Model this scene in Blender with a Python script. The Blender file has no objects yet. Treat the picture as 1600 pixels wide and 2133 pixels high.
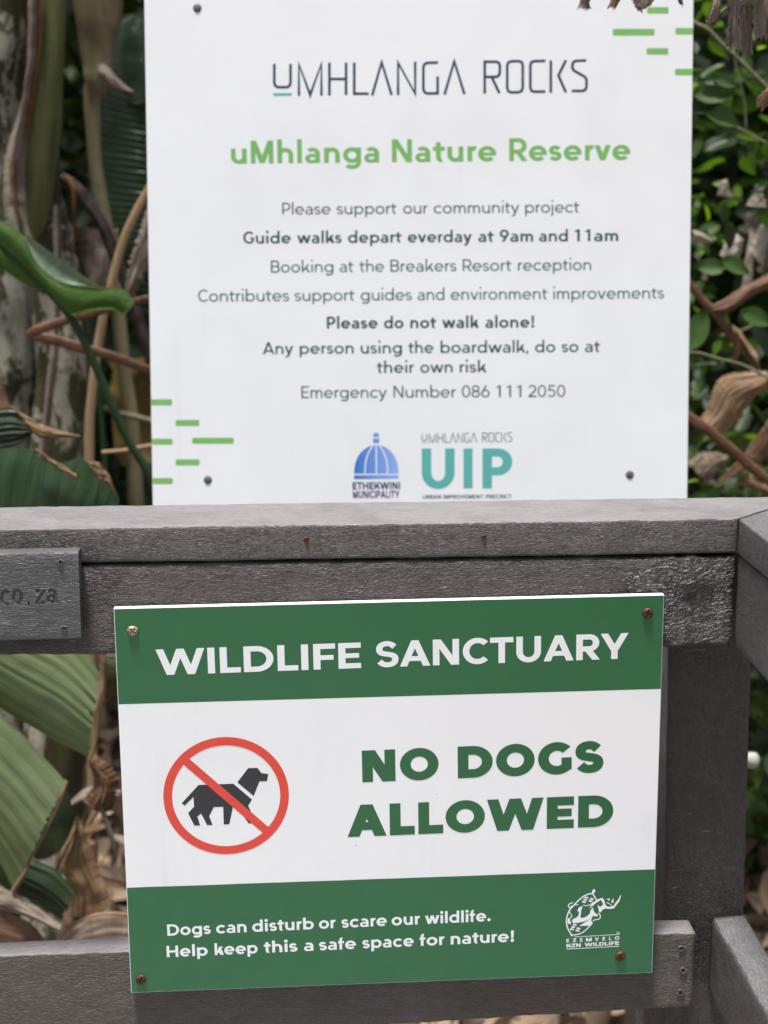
import bpy, bmesh, math, random
from math import sin, cos, pi, radians, sqrt, atan2
from mathutils import Vector, Matrix, noise
import numpy as np

SC = bpy.context.scene
COL = SC.collection
rnd = random.Random(7)

# ------------------------------------------------------------------ camera
FPX = 3500.0
CX, CY = 800.0, 1066.5
PITCH = math.atan(747.0 / FPX)
CAMZ = 1.5
cd = bpy.data.cameras.new('camera')
cam = bpy.data.objects.new('camera', cd)
COL.objects.link(cam)
cam.location = (0, 0, CAMZ)
cam.rotation_euler = (pi / 2 - PITCH, 0, 0)
cd.sensor_fit = 'VERTICAL'
cd.sensor_height = 36.0
cd.lens = FPX / 2133.0 * 36.0
cd.clip_start = 0.05
cd.clip_end = 600
cd.dof.use_dof = True
cd.dof.focus_distance = 1.29
cd.dof.aperture_fstop = 8.6
SC.camera = cam

# ------------------------------------------------------------------ light
SUN_EL, SUN_AZ = 80.0, 214.0        # azimuth measured clockwise from +Y (north)
world = bpy.data.worlds.new('World')
SC.world = world
world.use_nodes = True
wt = world.node_tree
wt.nodes.clear()
sky = wt.nodes.new('ShaderNodeTexSky')
sky.sky_type = 'NISHITA'
sky.sun_disc = False
sky.sun_elevation = radians(SUN_EL)
sky.sun_rotation = radians(SUN_AZ)
sky.dust_density = 4.0
sky.ozone_density = 0.6
bg = wt.nodes.new('ShaderNodeBackground')
bg.inputs[1].default_value = 0.10
wo = wt.nodes.new('ShaderNodeOutputWorld')
hz = wt.nodes.new('ShaderNodeHueSaturation')       # thin high cloud: a paler sky
hz.inputs['Saturation'].default_value = 0.68
wt.links.new(sky.outputs[0], hz.inputs['Color'])
wt.links.new(hz.outputs[0], bg.inputs[0])
wt.links.new(bg.outputs[0], wo.inputs[0])
sd = bpy.data.lights.new('sun', 'SUN')
sd.energy = 5.0
sd.angle = radians(8)
sd.color = (1.0, 0.965, 0.91)
sun = bpy.data.objects.new('sun', sd)
COL.objects.link(sun)
el, az = radians(SUN_EL), radians(SUN_AZ)
to_sun = Vector((sin(az) * cos(el), cos(az) * cos(el), sin(el)))
sun.rotation_euler = to_sun.to_track_quat('Z', 'Y').to_euler()
sun.location = to_sun * 20
vs = SC.view_settings
vs.view_transform = 'Standard'
vs.look = 'None'
vs.exposure = 0.70
vs.gamma = 1
vs.use_curve_mapping = False
SC.cycles.max_bounces = 8
SC.cycles.use_denoising = True

# ------------------------------------------------------------------ geometry helpers
FW = Vector((0, cos(PITCH), -sin(PITCH)))
UP = Vector((0, sin(PITCH), cos(PITCH)))
CAM = Vector((0, 0, CAMZ))

def ray(px, py):
    return FW + Vector((1, 0, 0)) * ((px - CX) / FPX) - UP * ((py - CY) / FPX)

def at(px, py, Y):
    """the point of the place seen in direction (px, py) at Y metres from the viewer"""
    d = ray(px, py)
    return CAM + d * (Y * 0.795 / d.y)

def link(name, me, mat=None, parent=None, label=None, cat=None, group=None, kind=None, smooth=False):
    o = bpy.data.objects.new(name, me)
    COL.objects.link(o)
    if mat is not None and me is not None:
        me.materials.append(mat)
    if smooth:
        for p in me.polygons:
            p.use_smooth = True
    if parent is not None:
        o.parent = parent
    for k, v in (('label', label), ('category', cat), ('group', group), ('kind', kind)):
        if v:
            o[k] = v
    return o

def empty(name, loc=(0, 0, 0), label=None, cat=None, group=None, mat4=None):
    o = bpy.data.objects.new(name, None)
    COL.objects.link(o)
    o.empty_display_size = 0.1
    if mat4 is not None:
        o.matrix_basis = mat4
    else:
        o.location = loc
    for k, v in (('label', label), ('category', cat), ('group', group)):
        if v:
            o[k] = v
    return o

def inworld(o, root):
    """child mesh is written in world coordinates: cancel the root's own place"""
    o.matrix_parent_inverse = root.matrix_basis.inverted()
    return o

def mesh(name, V, F, uv=None):
    me = bpy.data.meshes.new(name)
    me.from_pydata([tuple(v) for v in V], [], F)
    if uv is not None:
        l = me.uv_layers.new(name='UVMap')
        for i, lp in enumerate(me.loops):
            l.data[i].uv = uv[lp.vertex_index]
    me.update()
    return me

def sstep(a, b, x):
    t = max(0, min(1, (x - a) / (b - a)))
    return t * t * (3 - 2 * t)

# ------------------------------------------------------------------ materials
def s2l(c):
    return tuple(((x / 255 / 12.92) if x / 255 <= 0.04045 else ((x / 255 + 0.055) / 1.055) ** 2.4) for x in c) + (1.0,)

class NT:
    def __init__(self, name):
        self.m = bpy.data.materials.new(name)
        self.m.use_nodes = True
        self.t = self.m.node_tree
        self.t.nodes.clear()
        self.out = self.n('ShaderNodeOutputMaterial')
        self.b = self.n('ShaderNodeBsdfPrincipled')
        self.t.links.new(self.b.outputs[0], self.out.inputs[0])
    def n(self, typ, **kw):
        nd = self.t.nodes.new(typ)
        for k, v in kw.items():
            setattr(nd, k, v)
        return nd
    def l(self, a, b):
        self.t.links.new(a, b)
    def coord(self, kind='Object', scale=(1, 1, 1), rot=(0, 0, 0)):
        tc = self.n('ShaderNodeTexCoord')
        mp = self.n('ShaderNodeMapping')
        mp.inputs['Scale'].default_value = scale
        mp.inputs['Rotation'].default_value = rot
        self.l(tc.outputs[kind], mp.inputs[0])
        return mp.outputs[0]
    def noise(self, co, scale, detail=4, rough=0.55, dist=0.0):
        n = self.n('ShaderNodeTexNoise')
        n.inputs['Scale'].default_value = scale
        n.inputs['Detail'].default_value = detail
        n.inputs['Roughness'].default_value = rough
        n.inputs['Distortion'].default_value = dist
        self.l(co, n.inputs['Vector'])
        return n.outputs['Fac']
    def ramp(self, fac, stops):
        r = self.n('ShaderNodeValToRGB')
        e = r.color_ramp.elements
        while len(e) < len(stops):
            e.new(0.5)
        for i, (p, c) in enumerate(stops):
            e[i].position = p
            e[i].color = c if len(c) == 4 else tuple(c) + (1,)
        self.l(fac, r.inputs[0])
        return r.outputs[0]
    def mix(self, fac, a, b, mode='MIX'):
        m = self.n('ShaderNodeMix', data_type='RGBA', blend_type=mode)
        for s, i in ((fac, 0), (a, 6), (b, 7)):
            if hasattr(s, 'links'):
                self.l(s, m.inputs[i])
            else:
                m.inputs[i].default_value = s
        return m.outputs[2]
    def math(self, op, a, b=0.0, clamp=False):
        m = self.n('ShaderNodeMath', operation=op, use_clamp=clamp)
        for s, i in ((a, 0), (b, 1)):
            if hasattr(s, 'links'):
                self.l(s, m.inputs[i])
            else:
                m.inputs[i].default_value = s
        return m.outputs[0]
    def bump(self, h, strength, dist, normal=None):
        b = self.n('ShaderNodeBump')
        b.inputs['Strength'].default_value = strength
        b.inputs['Distance'].default_value = dist
        self.l(h, b.inputs['Height'])
        if normal is not None:
            self.l(normal, b.inputs['Normal'])
        return b.outputs[0]
    def set(self, **kw):
        for k, v in kw.items():
            i = self.b.inputs[k.replace('_', ' ')]
            if hasattr(v, 'links'):
                self.l(v, i)
            else:
                i.default_value = v
        return self

def g(v):
    return (v, v, v, 1)

def lumber(name, c1, c2, c3, stretch=(0.30, 1, 1), rough=0.5, coarse=0.0, rust=None, fk=1.0):
    """recycled plastic lumber: wrinkled, fibrous, slightly shiny"""
    m = NT(name)
    co = m.coord('Object', stretch)
    raw = m.coord('Object')
    big = m.noise(raw, 9, 5, 0.6, 0.6)
    mid = m.noise(co, 60, 4, 0.6, 1.0)
    col = m.ramp(big, [(0.33, c1), (0.52, c2), (0.68, c3)])
    col = m.mix(m.math('MULTIPLY', m.ramp(mid, [(0.35, g(0)), (0.7, g(1))]), 0.45), col, m.mix(1.0, col, (0.6, 0.58, 0.57, 1), 'MULTIPLY'))
    patchy = m.ramp(m.noise(raw, 26, 3, 0.6, 1.0), [(0.35, g(0.25)), (0.65, g(1))])
    fib = m.noise(co, 300, 3, 0.6, 3.2)
    fleck = m.ramp(m.noise(co, 430, 2, 0.6, 4.5), [(0.60, g(0)), (0.70, g(1))])
    col = m.mix(m.math('MULTIPLY', m.math('MULTIPLY', fleck, patchy), 0.40 * fk), col, (0.26, 0.245, 0.24, 1))
    pit = m.ramp(m.noise(co, 380, 2, 0.6, 4.0), [(0.30, g(1)), (0.40, g(0))])
    col = m.mix(m.math('MULTIPLY', pit, 0.5 * fk), col, (0.014, 0.011, 0.011, 1))
    scr = m.ramp(m.noise(m.coord('Object', (9, 60, 90), (0.1, 0.5, 0.2)), 5, 2, 0.5, 1.2), [(0.735, g(0)), (0.76, g(1))])
    col = m.mix(m.math('MULTIPLY', scr, 0.3), col, (0.42, 0.40, 0.40, 1))
    if rust:
        for (p, r) in rust:
            tc = m.n('ShaderNodeTexCoord')
            mp = m.n('ShaderNodeMapping')
            mp.inputs['Location'].default_value = (-p[0], -p[1], -p[2] + r * 0.35)
            m.l(tc.outputs['Object'], mp.inputs[0])
            sc = m.n('ShaderNodeVectorMath', operation='MULTIPLY')
            sc.inputs[1].default_value = (1.5, 0.2, 0.72)
            m.l(mp.outputs[0], sc.inputs[0])
            ln = m.n('ShaderNodeVectorMath', operation='LENGTH')
            m.l(sc.outputs[0], ln.inputs[0])
            d = m.math('ADD', ln.outputs['Value'], m.math('MULTIPLY', m.math('SUBTRACT', mid, 0.5), r * 0.9))
            f = m.math('SUBTRACT', 1.0, m.math('DIVIDE', d, r), clamp=True)
            col = m.mix(m.math('MULTIPLY', f, 0.85), col, (0.13, 0.062, 0.022, 1))
    h = m.math('ADD', fib, m.math('MULTIPLY', mid, 0.7))
    nrm = m.bump(h, 0.9, 0.0020 * (0.5 + 0.5 * fk))
    if coarse:
        nrm = m.bump(m.noise(m.coord('Object', (0.75, 1, 1)), 150, 3, 0.55, 2.2), coarse, 0.006, nrm)
    rg = m.ramp(m.noise(co, 120, 4, 0.6, 1.5), [(0.3, g(rough - 0.12)), (0.7, g(rough + 0.14))])
    m.set(Base_Color=col, Roughness=rg, Normal=nrm)
    m.b.inputs['Specular IOR Level'].default_value = 0.62
    return m.m

def print_mat(name, rgb, rough=0.38, mottle=0.06):
    m = NT(name)
    co = m.coord('Object')
    c = s2l(rgb)
    d = tuple(x * (1 - mottle * 2) for x in c[:3]) + (1,)
    col = m.mix(m.ramp(m.noise(co, 45, 5, 0.65), [(0.3, g(0)), (0.75, g(1))]), c, d)
    m.set(Base_Color=col, Roughness=rough)
    return m.m

def board_mat(name, rgb, rough, wave, specks=True, scratch=None):
    """white sign face: faint dirt, specks and a slightly uneven gloss"""
    m = NT(name)
    co = m.coord('Object')
    c = s2l(rgb)
    dirt = m.ramp(m.noise(co, 7, 6, 0.65, 0.4), [(0.42, g(0)), (0.8, g(1))])
    col = m.mix(m.math('MULTIPLY', dirt, 0.30), c, (c[0] * 0.8, c[1] * 0.8, c[2] * 0.79, 1))
    drip = m.ramp(m.noise(m.coord('Object', (1, 1, 0.05)), 55, 4, 0.7, 0.3), [(0.60, g(0)), (0.80, g(1))])
    col = m.mix(m.math('MULTIPLY', drip, m.math('MULTIPLY', dirt, 0.35)), col, (0.50, 0.49, 0.46, 1))
    if specks:
        v = m.n('ShaderNodeTexVoronoi')
        v.inputs['Scale'].default_value = 38
        m.l(co, v.inputs['Vector'])
        w = m.n('ShaderNodeTexWhiteNoise')
        m.l(v.outputs['Position'], w.inputs['Vector'])
        sp = m.math('MULTIPLY', m.math('LESS_THAN', v.outputs['Distance'], 0.022), m.math('GREATER_THAN', w.outputs['Value'], 0.86))
        col = m.mix(m.math('MULTIPLY', sp, 0.75), col, (0.12, 0.11, 0.10, 1))
    if scratch:
        s = m.ramp(m.noise(m.coord('Object', (70, 70, 5), (0, 0.65, 0)), 2.3, 2, 0.5, 0.8), [(0.74, g(0)), (0.77, g(1))])
        gx = m.n('ShaderNodeSeparateXYZ')
        m.l(co, gx.inputs[0])
        s = m.math('MULTIPLY', s, m.math('GREATER_THAN', gx.outputs['X'], scratch))
        col = m.mix(m.math('MULTIPLY', s, 0.4), col, (0.45, 0.45, 0.46, 1))
    nrm = m.bump(m.noise(co, 3.0, 2, 0.5), wave, 0.02)
    rg = m.ramp(m.noise(co, 14, 4, 0.6), [(0.3, g(rough - 0.05)), (0.7, g(rough + 0.1))])
    m.set(Base_Color=col, Roughness=rg, Normal=nrm)
    return m.m

def leaf_mat(name, c1, c2, vein=70, rough=0.38, trans=0.25, edge=None, along='V', spots=0.0, backlit=None, veinc=0.35):
    """broad leaf: fine parallel ribs that run across the blade (UV), patchy colour, light shines through"""
    m = NT(name)
    uv = m.coord('UV')
    ob = m.coord('Object')
    sp = m.n('ShaderNodeSeparateXYZ')
    m.l(uv, sp.inputs[0])
    ax = sp.outputs['X'] if along == 'V' else sp.outputs['Y']
    other = sp.outputs['Y'] if along == 'V' else sp.outputs['X']
    wob = m.math('MULTIPLY', m.noise(ob, 6, 3), 0.05)
    st = m.n('ShaderNodeCombineXYZ')
    m.l(m.math('ADD', ax, wob), st.inputs[0])
    m.l(m.math('MULTIPLY', other, 0.03), st.inputs[1])
    rib = m.noise(st.outputs[0], vein, 3, 0.7)
    fine = m.noise(st.outputs[0], vein * 4, 2, 0.7)
    col = m.ramp(m.noise(ob, 7, 5, 0.6, 0.5), [(0.3, c1), (0.7, c2)])
    col = m.mix(m.math('MULTIPLY', m.ramp(rib, [(0.4, g(0)), (0.65, g(1))]), veinc), col, m.mix(1.0, col, (1.7, 1.6, 1.7, 1), 'MULTIPLY'))
    if spots:
        s = m.ramp(m.noise(ob, 55, 5, 0.7, 0.6), [(0.62, g(0)), (0.72, g(1))])
        col = m.mix(m.math('MULTIPLY', s, spots), col, (0.10, 0.055, 0.025, 1))
    if edge is not None:
        # dry rim: near the border of the blade
        e1 = m.math('MINIMUM', other, m.math('SUBTRACT', 1.0, other))
        e = m.math('ADD', e1, m.math('MULTIPLY', m.math('SUBTRACT', m.noise(ob, 30, 4), 0.5), 0.05))
        f = m.ramp(e, [(0.012, g(1)), (0.035, g(0))])
        col = m.mix(f, col, edge)
    h = m.math('ADD', rib, m.math('MULTIPLY', fine, 0.35))
    nrm = m.bump(h, 0.55, 0.004)
    m.set(Base_Color=col, Roughness=rough, Normal=nrm)
    m.b.inputs['Specular IOR Level'].default_value = 0.45
    if trans:
        tr = m.n('ShaderNodeBsdfTranslucent')
        tcol = m.mix(1.0, col, backlit or (1.9, 2.3, 0.7, 1), 'MULTIPLY')
        m.l(tcol, tr.inputs[0])
        mx = m.n('ShaderNodeMixShader')
        mx.inputs[0].default_value = trans
        m.l(m.b.outputs[0], mx.inputs[1])
        m.l(tr.outputs[0], mx.inputs[2])
        m.l(mx.outputs[0], m.out.inputs[0])
    return m.m

def bark_mat(name, c1, c2, patch=None, rough=0.75, st=(1, 1, 0.18), sc=22, low=0.5, high=0.56, bump=0.5):
    m = NT(name)
    ob = m.coord('Object', st)
    raw = m.coord('Object')
    col = m.ramp(m.noise(ob, sc, 5, 0.65, 0.4), [(0.3, c1), (0.7, c2)])
    if patch is not None:
        pt = m.ramp(m.noise(m.coord('Object', (1, 1, 0.5)), 11, 6, 0.72, 0.5), [(low, g(0)), (high, g(1))])
        pc = m.mix(m.noise(raw, 60, 4), patch, tuple(x * 0.5 for x in patch[:3]) + (1,))
        brk = m.ramp(m.noise(m.coord('Object', (1, 1, 0.4)), 48, 5, 0.75, 0.8), [(0.40, g(0.15)), (0.50, g(1))])
        col = m.mix(m.math('MULTIPLY', pt, brk), col, pc)
        dk = m.ramp(m.noise(m.coord('Object', (1, 1, 0.35), (0.3, 0, 0)), 37, 5, 0.7), [(0.6, g(0)), (0.7, g(1))])
        col = m.mix(m.math('MULTIPLY', dk, 0.6), col, (0.02, 0.022, 0.012, 1))
    nrm = m.bump(m.noise(ob, sc * 4, 5, 0.65), bump, 0.004)
    m.set(Base_Color=col, Roughness=rough, Normal=nrm)
    m.b.inputs['Specular IOR Level'].default_value = 0.3
    return m.m

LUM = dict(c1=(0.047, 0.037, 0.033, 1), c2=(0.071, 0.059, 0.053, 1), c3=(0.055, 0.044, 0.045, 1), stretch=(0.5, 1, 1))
M_TOP = lumber('lumber_sunlit_top', (0.135, 0.126, 0.130, 1), (0.185, 0.172, 0.177, 1), (0.155, 0.144, 0.152, 1), fk=0.9)  # lighter lumber colour stands in for sun and sky on the tops
M_TOPS = lumber('lumber_sunlit_top_side', (0.095, 0.092, 0.095, 1), (0.140, 0.136, 0.141, 1), (0.115, 0.110, 0.118, 1), stretch=(1, 0.45, 1), rough=0.38)  # the same painted-in top light for the side rails
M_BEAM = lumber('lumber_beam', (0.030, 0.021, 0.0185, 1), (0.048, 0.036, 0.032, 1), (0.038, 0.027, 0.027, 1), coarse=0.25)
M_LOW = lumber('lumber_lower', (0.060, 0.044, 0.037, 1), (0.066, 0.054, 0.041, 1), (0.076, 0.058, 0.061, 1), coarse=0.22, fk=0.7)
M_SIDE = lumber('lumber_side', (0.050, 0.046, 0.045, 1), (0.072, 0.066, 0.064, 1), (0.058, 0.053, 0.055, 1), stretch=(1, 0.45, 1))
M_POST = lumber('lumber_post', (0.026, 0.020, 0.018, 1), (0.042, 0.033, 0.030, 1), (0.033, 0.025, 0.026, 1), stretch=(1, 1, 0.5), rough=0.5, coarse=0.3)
M_PLAQ = lumber('lumber_plaque', (0.056, 0.056, 0.059, 1), (0.082, 0.082, 0.086, 1), (0.066, 0.066, 0.071, 1), stretch=(0.22, 1, 0.9), rough=0.45, fk=0.35)
M_WHITE2 = board_mat('lower_sign_white', (236, 237, 239), 0.34, 0.02, scratch=0.385)
M_WHITE1 = board_mat('upper_sign_white', (212, 215, 219), 0.42, 0.04)
M_EDGE = print_mat('board_edge', (232, 231, 224), 0.5)
M_GREEN = print_mat('print_green', (40, 102, 62), 0.36, 0.05)
M_GREEN_T = print_mat('print_green_text', (40, 99, 58), 0.36, 0.04)
M_LET = print_mat('print_white', (236, 238, 240), 0.36, 0.02)
M_RED = print_mat('print_red', (224, 72, 56), 0.36, 0.05)
M_BLACK = print_mat('print_black', (42, 43, 52), 0.36, 0.05)
M_HEAD = print_mat('print_heading_green', (108, 164, 88), 0.4, 0.03)
M_DASH = print_mat('print_dash_green', (112, 170, 92), 0.4, 0.06)
M_TEXTG = print_mat('print_text_green', (26, 70, 56), 0.4, 0.03)
M_TEXTL = print_mat('print_text_light', (44, 84, 74), 0.4, 0.03)
M_NAVY = print_mat('print_navy', (42, 48, 74), 0.4, 0.03)
M_TEAL = print_mat('print_teal', (82, 160, 156), 0.4, 0.04)
M_PURP = print_mat('print_purple', (36, 24, 92), 0.4, 0.03)

def blue_mat():
    m = NT('print_blue')
    sp = m.n('ShaderNodeSeparateXYZ')
    m.l(m.coord('Object'), sp.inputs[0])
    mr = m.n('ShaderNodeMapRange')
    mr.inputs[1].default_value = DOMEX[0]
    mr.inputs[2].default_value = DOMEX[1]
    m.l(sp.outputs['X'], mr.inputs[0])
    m.set(Base_Color=m.ramp(mr.outputs[0], [(0, s2l((40, 104, 176))), (1, s2l((128, 158, 216)))]), Roughness=0.4)
    return m.m

def metal(name, c1, c2, rough=0.55, metallic=0.5, sc=600):
    m = NT(name)
    col = m.ramp(m.noise(m.coord('Object'), sc, 5, 0.7), [(0.35, c1), (0.65, c2)])
    m.set(Base_Color=col, Roughness=rough, Metallic=metallic, Normal=m.bump(m.noise(m.coord('Object'), sc * 2, 4), 0.5, 0.0005))
    return m.m
M_RUST = metal('rusty_screw', (0.035, 0.012, 0.007, 1), (0.11, 0.045, 0.022, 1), 0.6, 0.35)
M_BRASS = metal('tarnished_screw', (0.13, 0.085, 0.035, 1), (0.46, 0.38, 0.26, 1), 0.5, 0.5)
M_BOLT = metal('grey_bolt', (0.045, 0.042, 0.04, 1), (0.13, 0.125, 0.12, 1), 0.65, 0.2)
M_DARK = metal('dark_screw', (0.012, 0.010, 0.009, 1), (0.05, 0.04, 0.035, 1), 0.6, 0.3)
M_BURR = metal('plastic_burr', (0.05, 0.045, 0.042, 1), (0.15, 0.14, 0.13, 1), 0.6, 0.0)

# ------------------------------------------------------------------ stroke lettering
def g_path(pts, w, v, closed=False):
    """quads of a pen stroke: w = width of vertical strokes, v = of horizontal ones"""
    n = len(pts)
    L, Rr = [], []
    for i in range(n):
        if i == 0:
            t = (pts[1][0] - pts[0][0], pts[1][1] - pts[0][1])
        elif i == n - 1:
            t = (pts[-1][0] - pts[-2][0], pts[-1][1] - pts[-2][1])
        else:
            a = (pts[i][0] - pts[i - 1][0], pts[i][1] - pts[i - 1][1])
            b = (pts[i + 1][0] - pts[i][0], pts[i + 1][1] - pts[i][1])
            la, lb = math.hypot(*a) or 1, math.hypot(*b) or 1
            t = (a[0] / la + b[0] / lb, a[1] / la + b[1] / lb)
        l = math.hypot(*t) or 1
        t = (t[0] / l, t[1] / l)
        k = 1.0
        if 0 < i < n - 1:
            c = a[0] / la * t[0] + a[1] / la * t[1]
            k = 1 / max(c, 0.35)
        wd = sqrt((w * t[1]) ** 2 + (v * t[0]) ** 2) / 2 * k
        nx, ny = -t[1] * wd, t[0] * wd
        L.append((pts[i][0] + nx, pts[i][1] + ny))
        Rr.append((pts[i][0] - nx, pts[i][1] - ny))
    return [[L[i], L[i + 1], Rr[i + 1], Rr[i]] for i in range(n - 1)]

def bez(p, n=8):
    out = [p[0]]
    i = 1
    while i + 2 < len(p):
        a, b, c, d = out[-1], p[i], p[i + 1], p[i + 2]
        for k in range(1, n + 1):
            t = k / n
            u = 1 - t
            out.append(tuple(u ** 3 * a[j] + 3 * u * u * t * b[j] + 3 * u * t * t * c[j] + t ** 3 * d[j] for j in (0, 1)))
        i += 3
    return out

def g_ring(cx, cy, rx, ry, a0, a1, w, v, seg=7):
    n = max(2, int(abs(a1 - a0) / seg))
    q = []
    for i in range(n + 1):
        a = radians(a0 + (a1 - a0) * i / n)
        q.append(((cx + rx * cos(a), cy + ry * sin(a)), (cx + (rx - w) * cos(a), cy + (ry - v) * sin(a))))
    return [[q[i][0], q[i + 1][0], q[i + 1][1], q[i][1]] for i in range(n)]

def g_r(x0, y0, x1, y1):
    return [[(x0, y0), (x1, y0), (x1, y1), (x0, y1)]]

def g_d(xb, yb, xt, yt, dw):
    """slanted stroke with level ends; xb, xt = left corners"""
    return [[(xb, yb), (xb + dw, yb), (xt + dw, yt), (xt, yt)]]

def glyph(ch, w, X, style):
    """-> (list of strokes, ink width, left bearing, right bearing); cap height is 1"""
    v = w * 0.86
    A = 1.06 if style == 'm' else 1.05
    D = 0.28
    o = 0.013
    wide = 1.0 if style == 'm' else 0.9
    b = X * 1.13 + (w - 0.15) * 0.35
    nw = X * 0.98 + (w - 0.15) * 0.4
    ra = X * 0.45
    S, RD, DG = 0.085, 0.05, 0.01
    P = []
    if ch == 'o':
        return [g_ring(b / 2, X / 2, b / 2, X / 2 + o, 0, 360, w, v)], b, RD, RD
    if ch == 'c':
        return [g_ring(b / 2, X / 2, b / 2, X / 2 + o, 42, 318, w, v)], b * 0.9, RD, RD * 0.5
    if ch == 'e':
        return [g_ring(b / 2, X / 2, b / 2, X / 2 + o, -6, 316 , w, v)[0:], g_r(w * 0.6, X * 0.5 - v * 0.46, b - w * 0.12, X * 0.5 + v * 0.32)], b, RD, RD
    if ch == 'a':
        aw = X * 0.93 + (w - 0.15) * 0.3
        P = [g_ring(aw * 0.5, X * 0.6, aw * 0.5, X * 0.4 + o, 0, 138, w, v * 0.95), g_r(aw - w, 0, aw, X * 0.61),
             g_ring(aw * 0.40, X * 0.295, aw * 0.40, X * 0.295 + o, 90, 285, w * 0.95, v * 0.8),
             g_r(aw * 0.38, X * 0.60 - v * 0.8, aw - w * 0.5, X * 0.60),
             g_path([(aw * 0.42, v * 0.4 - o), (aw * 0.62, v * 0.45), (aw - w * 0.6, X * 0.24)], w * 0.8, v * 0.8)]
        return P, aw, RD, S
    if ch == 'b':
        return [g_r(0, 0, w, A), g_ring(b / 2, X / 2, b / 2, X / 2 + o, 0, 360, w, v)], b, S, RD
    if ch == 'p':
        return [g_r(0, -D, w, X), g_ring(b / 2, X / 2, b / 2, X / 2 + o, 0, 360, w, v)], b, S, RD
    if ch == 'd':
        return [g_r(b - w, 0, b, A), g_ring(b / 2, X / 2, b / 2, X / 2 + o, 0, 360, w, v)], b, RD, S
    if ch == 'g':
        return [g_r(b - w, 0.0, b, X), g_ring(b / 2, X / 2, b / 2, X / 2 + o, 0, 360, w, v),
                g_ring(b / 2, 0.02, b / 2, D + 0.02, 218, 360, w, v)], b, RD, S
    if ch == 'h':
        return [g_r(0, 0, w, A), g_ring(nw / 2, X - ra, nw / 2, ra + o, 0, 180, w, v), g_r(nw - w, 0, nw, X - ra)], nw, S, S
    if ch == 'n':
        return [g_r(0, 0, w, X), g_ring(nw / 2, X - ra, nw / 2, ra + o, 0, 180, w, v), g_r(nw - w, 0, nw, X - ra)], nw, S, S
    if ch == 'u':
        return [g_r(0, ra, w, X), g_ring(nw / 2, ra, nw / 2, ra + o, 180, 360, w, v), g_r(nw - w, 0, nw, X)], nw, S, S
    if ch == 'm':
        h = nw * 0.88
        return [g_r(0, 0, w, X), g_ring(h / 2, X - ra, h / 2, ra + o, 0, 180, w, v), g_r(h - w, 0, h, X - ra),
                g_ring(h - w + h / 2, X - ra, h / 2, ra + o, 0, 180, w, v), g_r(2 * h - 2 * w, 0, 2 * h - w, X - ra)], 2 * h - w, S, S
    if ch == 'r':
        return [g_r(0, 0, w, X), g_ring(nw * 0.5, X - ra, nw * 0.5, ra + o, 82, 180, w, v)], nw * 0.56, S, 0.02
    if ch == 'i':
        return [g_r(0, 0, w, X), g_ring(w / 2, A - w * 0.45, w * 0.62, w * 0.62, 0, 360, w * 0.6, w * 0.6, 24)], w, S, S
    if ch == 'j':
        return [g_r(0, -D + 0.16, w, X), g_ring(w - 0.2, -D + 0.17, 0.2, 0.17, 270, 360, w, v), g_ring(w / 2, A - w * 0.45, w * 0.62, w * 0.62, 0, 360, w * 0.6, w * 0.6, 24)], w, S, S
    if ch == 'l':
        return [g_r(0, 0, w, A)], w, S, S
    if ch == 'k':
        kw = X * 0.98
        dw = w * 1.3
        return [g_r(0, 0, w, A), g_d(w * 0.55, X * 0.25, kw - dw - 0.03, X, dw), g_d(kw - dw + 0.03, 0, w + (kw - w) * 0.22, X * 0.60, dw)], kw + 0.03, S, DG
    if ch == 's':
        sw = X * 0.80 + (w - 0.15) * 0.3
        k = [(.95, .84), (.80, .95), (.66, 1), (.50, 1), (.20, 1), (0, .90), (0, .735), (0, .56), (.2, .535), (.50, .50),
             (.82, .465), (1, .42), (1, .265), (1, .09), (.80, 0), (.48, 0), (.30, 0), (.13, .06), (0, .17)]
        pts = [(w / 2 + x * (sw - w), v / 2 - o + y * (X - v + 2 * o)) for x, y in bez(k, 7)]
        return [g_path(pts, w * 0.95, v * 0.92)], sw, 0.035, 0.035
    if ch == 't':
        tw = 0.40 + w * 0.5
        s = tw * 0.26
        return [g_r(s, 0.2, s + w, X + 0.2), g_ring(s + 0.21, 0.2, 0.21, 0.2 + o, 180, 292, w, v), g_r(0, X - v, tw, X)], tw, 0.02, 0.02
    if ch == 'f':
        fw = 0.40 + w * 0.5
        s = fw * 0.2
        return [g_r(s, 0, s + w, A - 0.2), g_ring(s + 0.22, A - 0.2, 0.22, 0.2, 72, 180, w, v), g_r(0, X - v, fw * 0.92, X)], fw, 0.02, 0.0
    if ch == 'v':
        vw, dw = X * 1.06, w * 1.12
        return [g_d(vw / 2 - dw / 2, 0, 0, X, dw), g_d(vw / 2 - dw / 2, 0, vw - dw, X, dw)], vw, DG, DG
    if ch == 'y':
        vw, dw = X * 1.06, w * 1.12
        sl = (vw / 2 - dw / 2) / X
        return [g_d(vw / 2 - dw / 2, 0, 0, X, dw), g_d(vw / 2 - dw / 2 - sl * D * 0.75, -D * 0.75, vw - dw, X, dw),
                g_path([(vw / 2 - sl * D * 0.75 + w * 0.1, -D * 0.72), (vw / 2 - sl * D - w * 0.5, -D + v * 0.42), (vw * 0.12, -D + v * 0.62)], w, v)], vw, DG, DG
    if ch == 'w':
        ww, dw = X * 1.66, w * 1.08
        q = ww * 0.29
        return [g_d(q - dw / 2, 0, 0, X, dw), g_d(q - dw / 2, 0, ww / 2 - dw / 2, X, dw),
                g_d(ww - q - dw / 2, 0, ww / 2 - dw / 2, X, dw), g_d(ww - q - dw / 2, 0, ww - dw, X, dw)], ww, DG, DG
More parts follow.
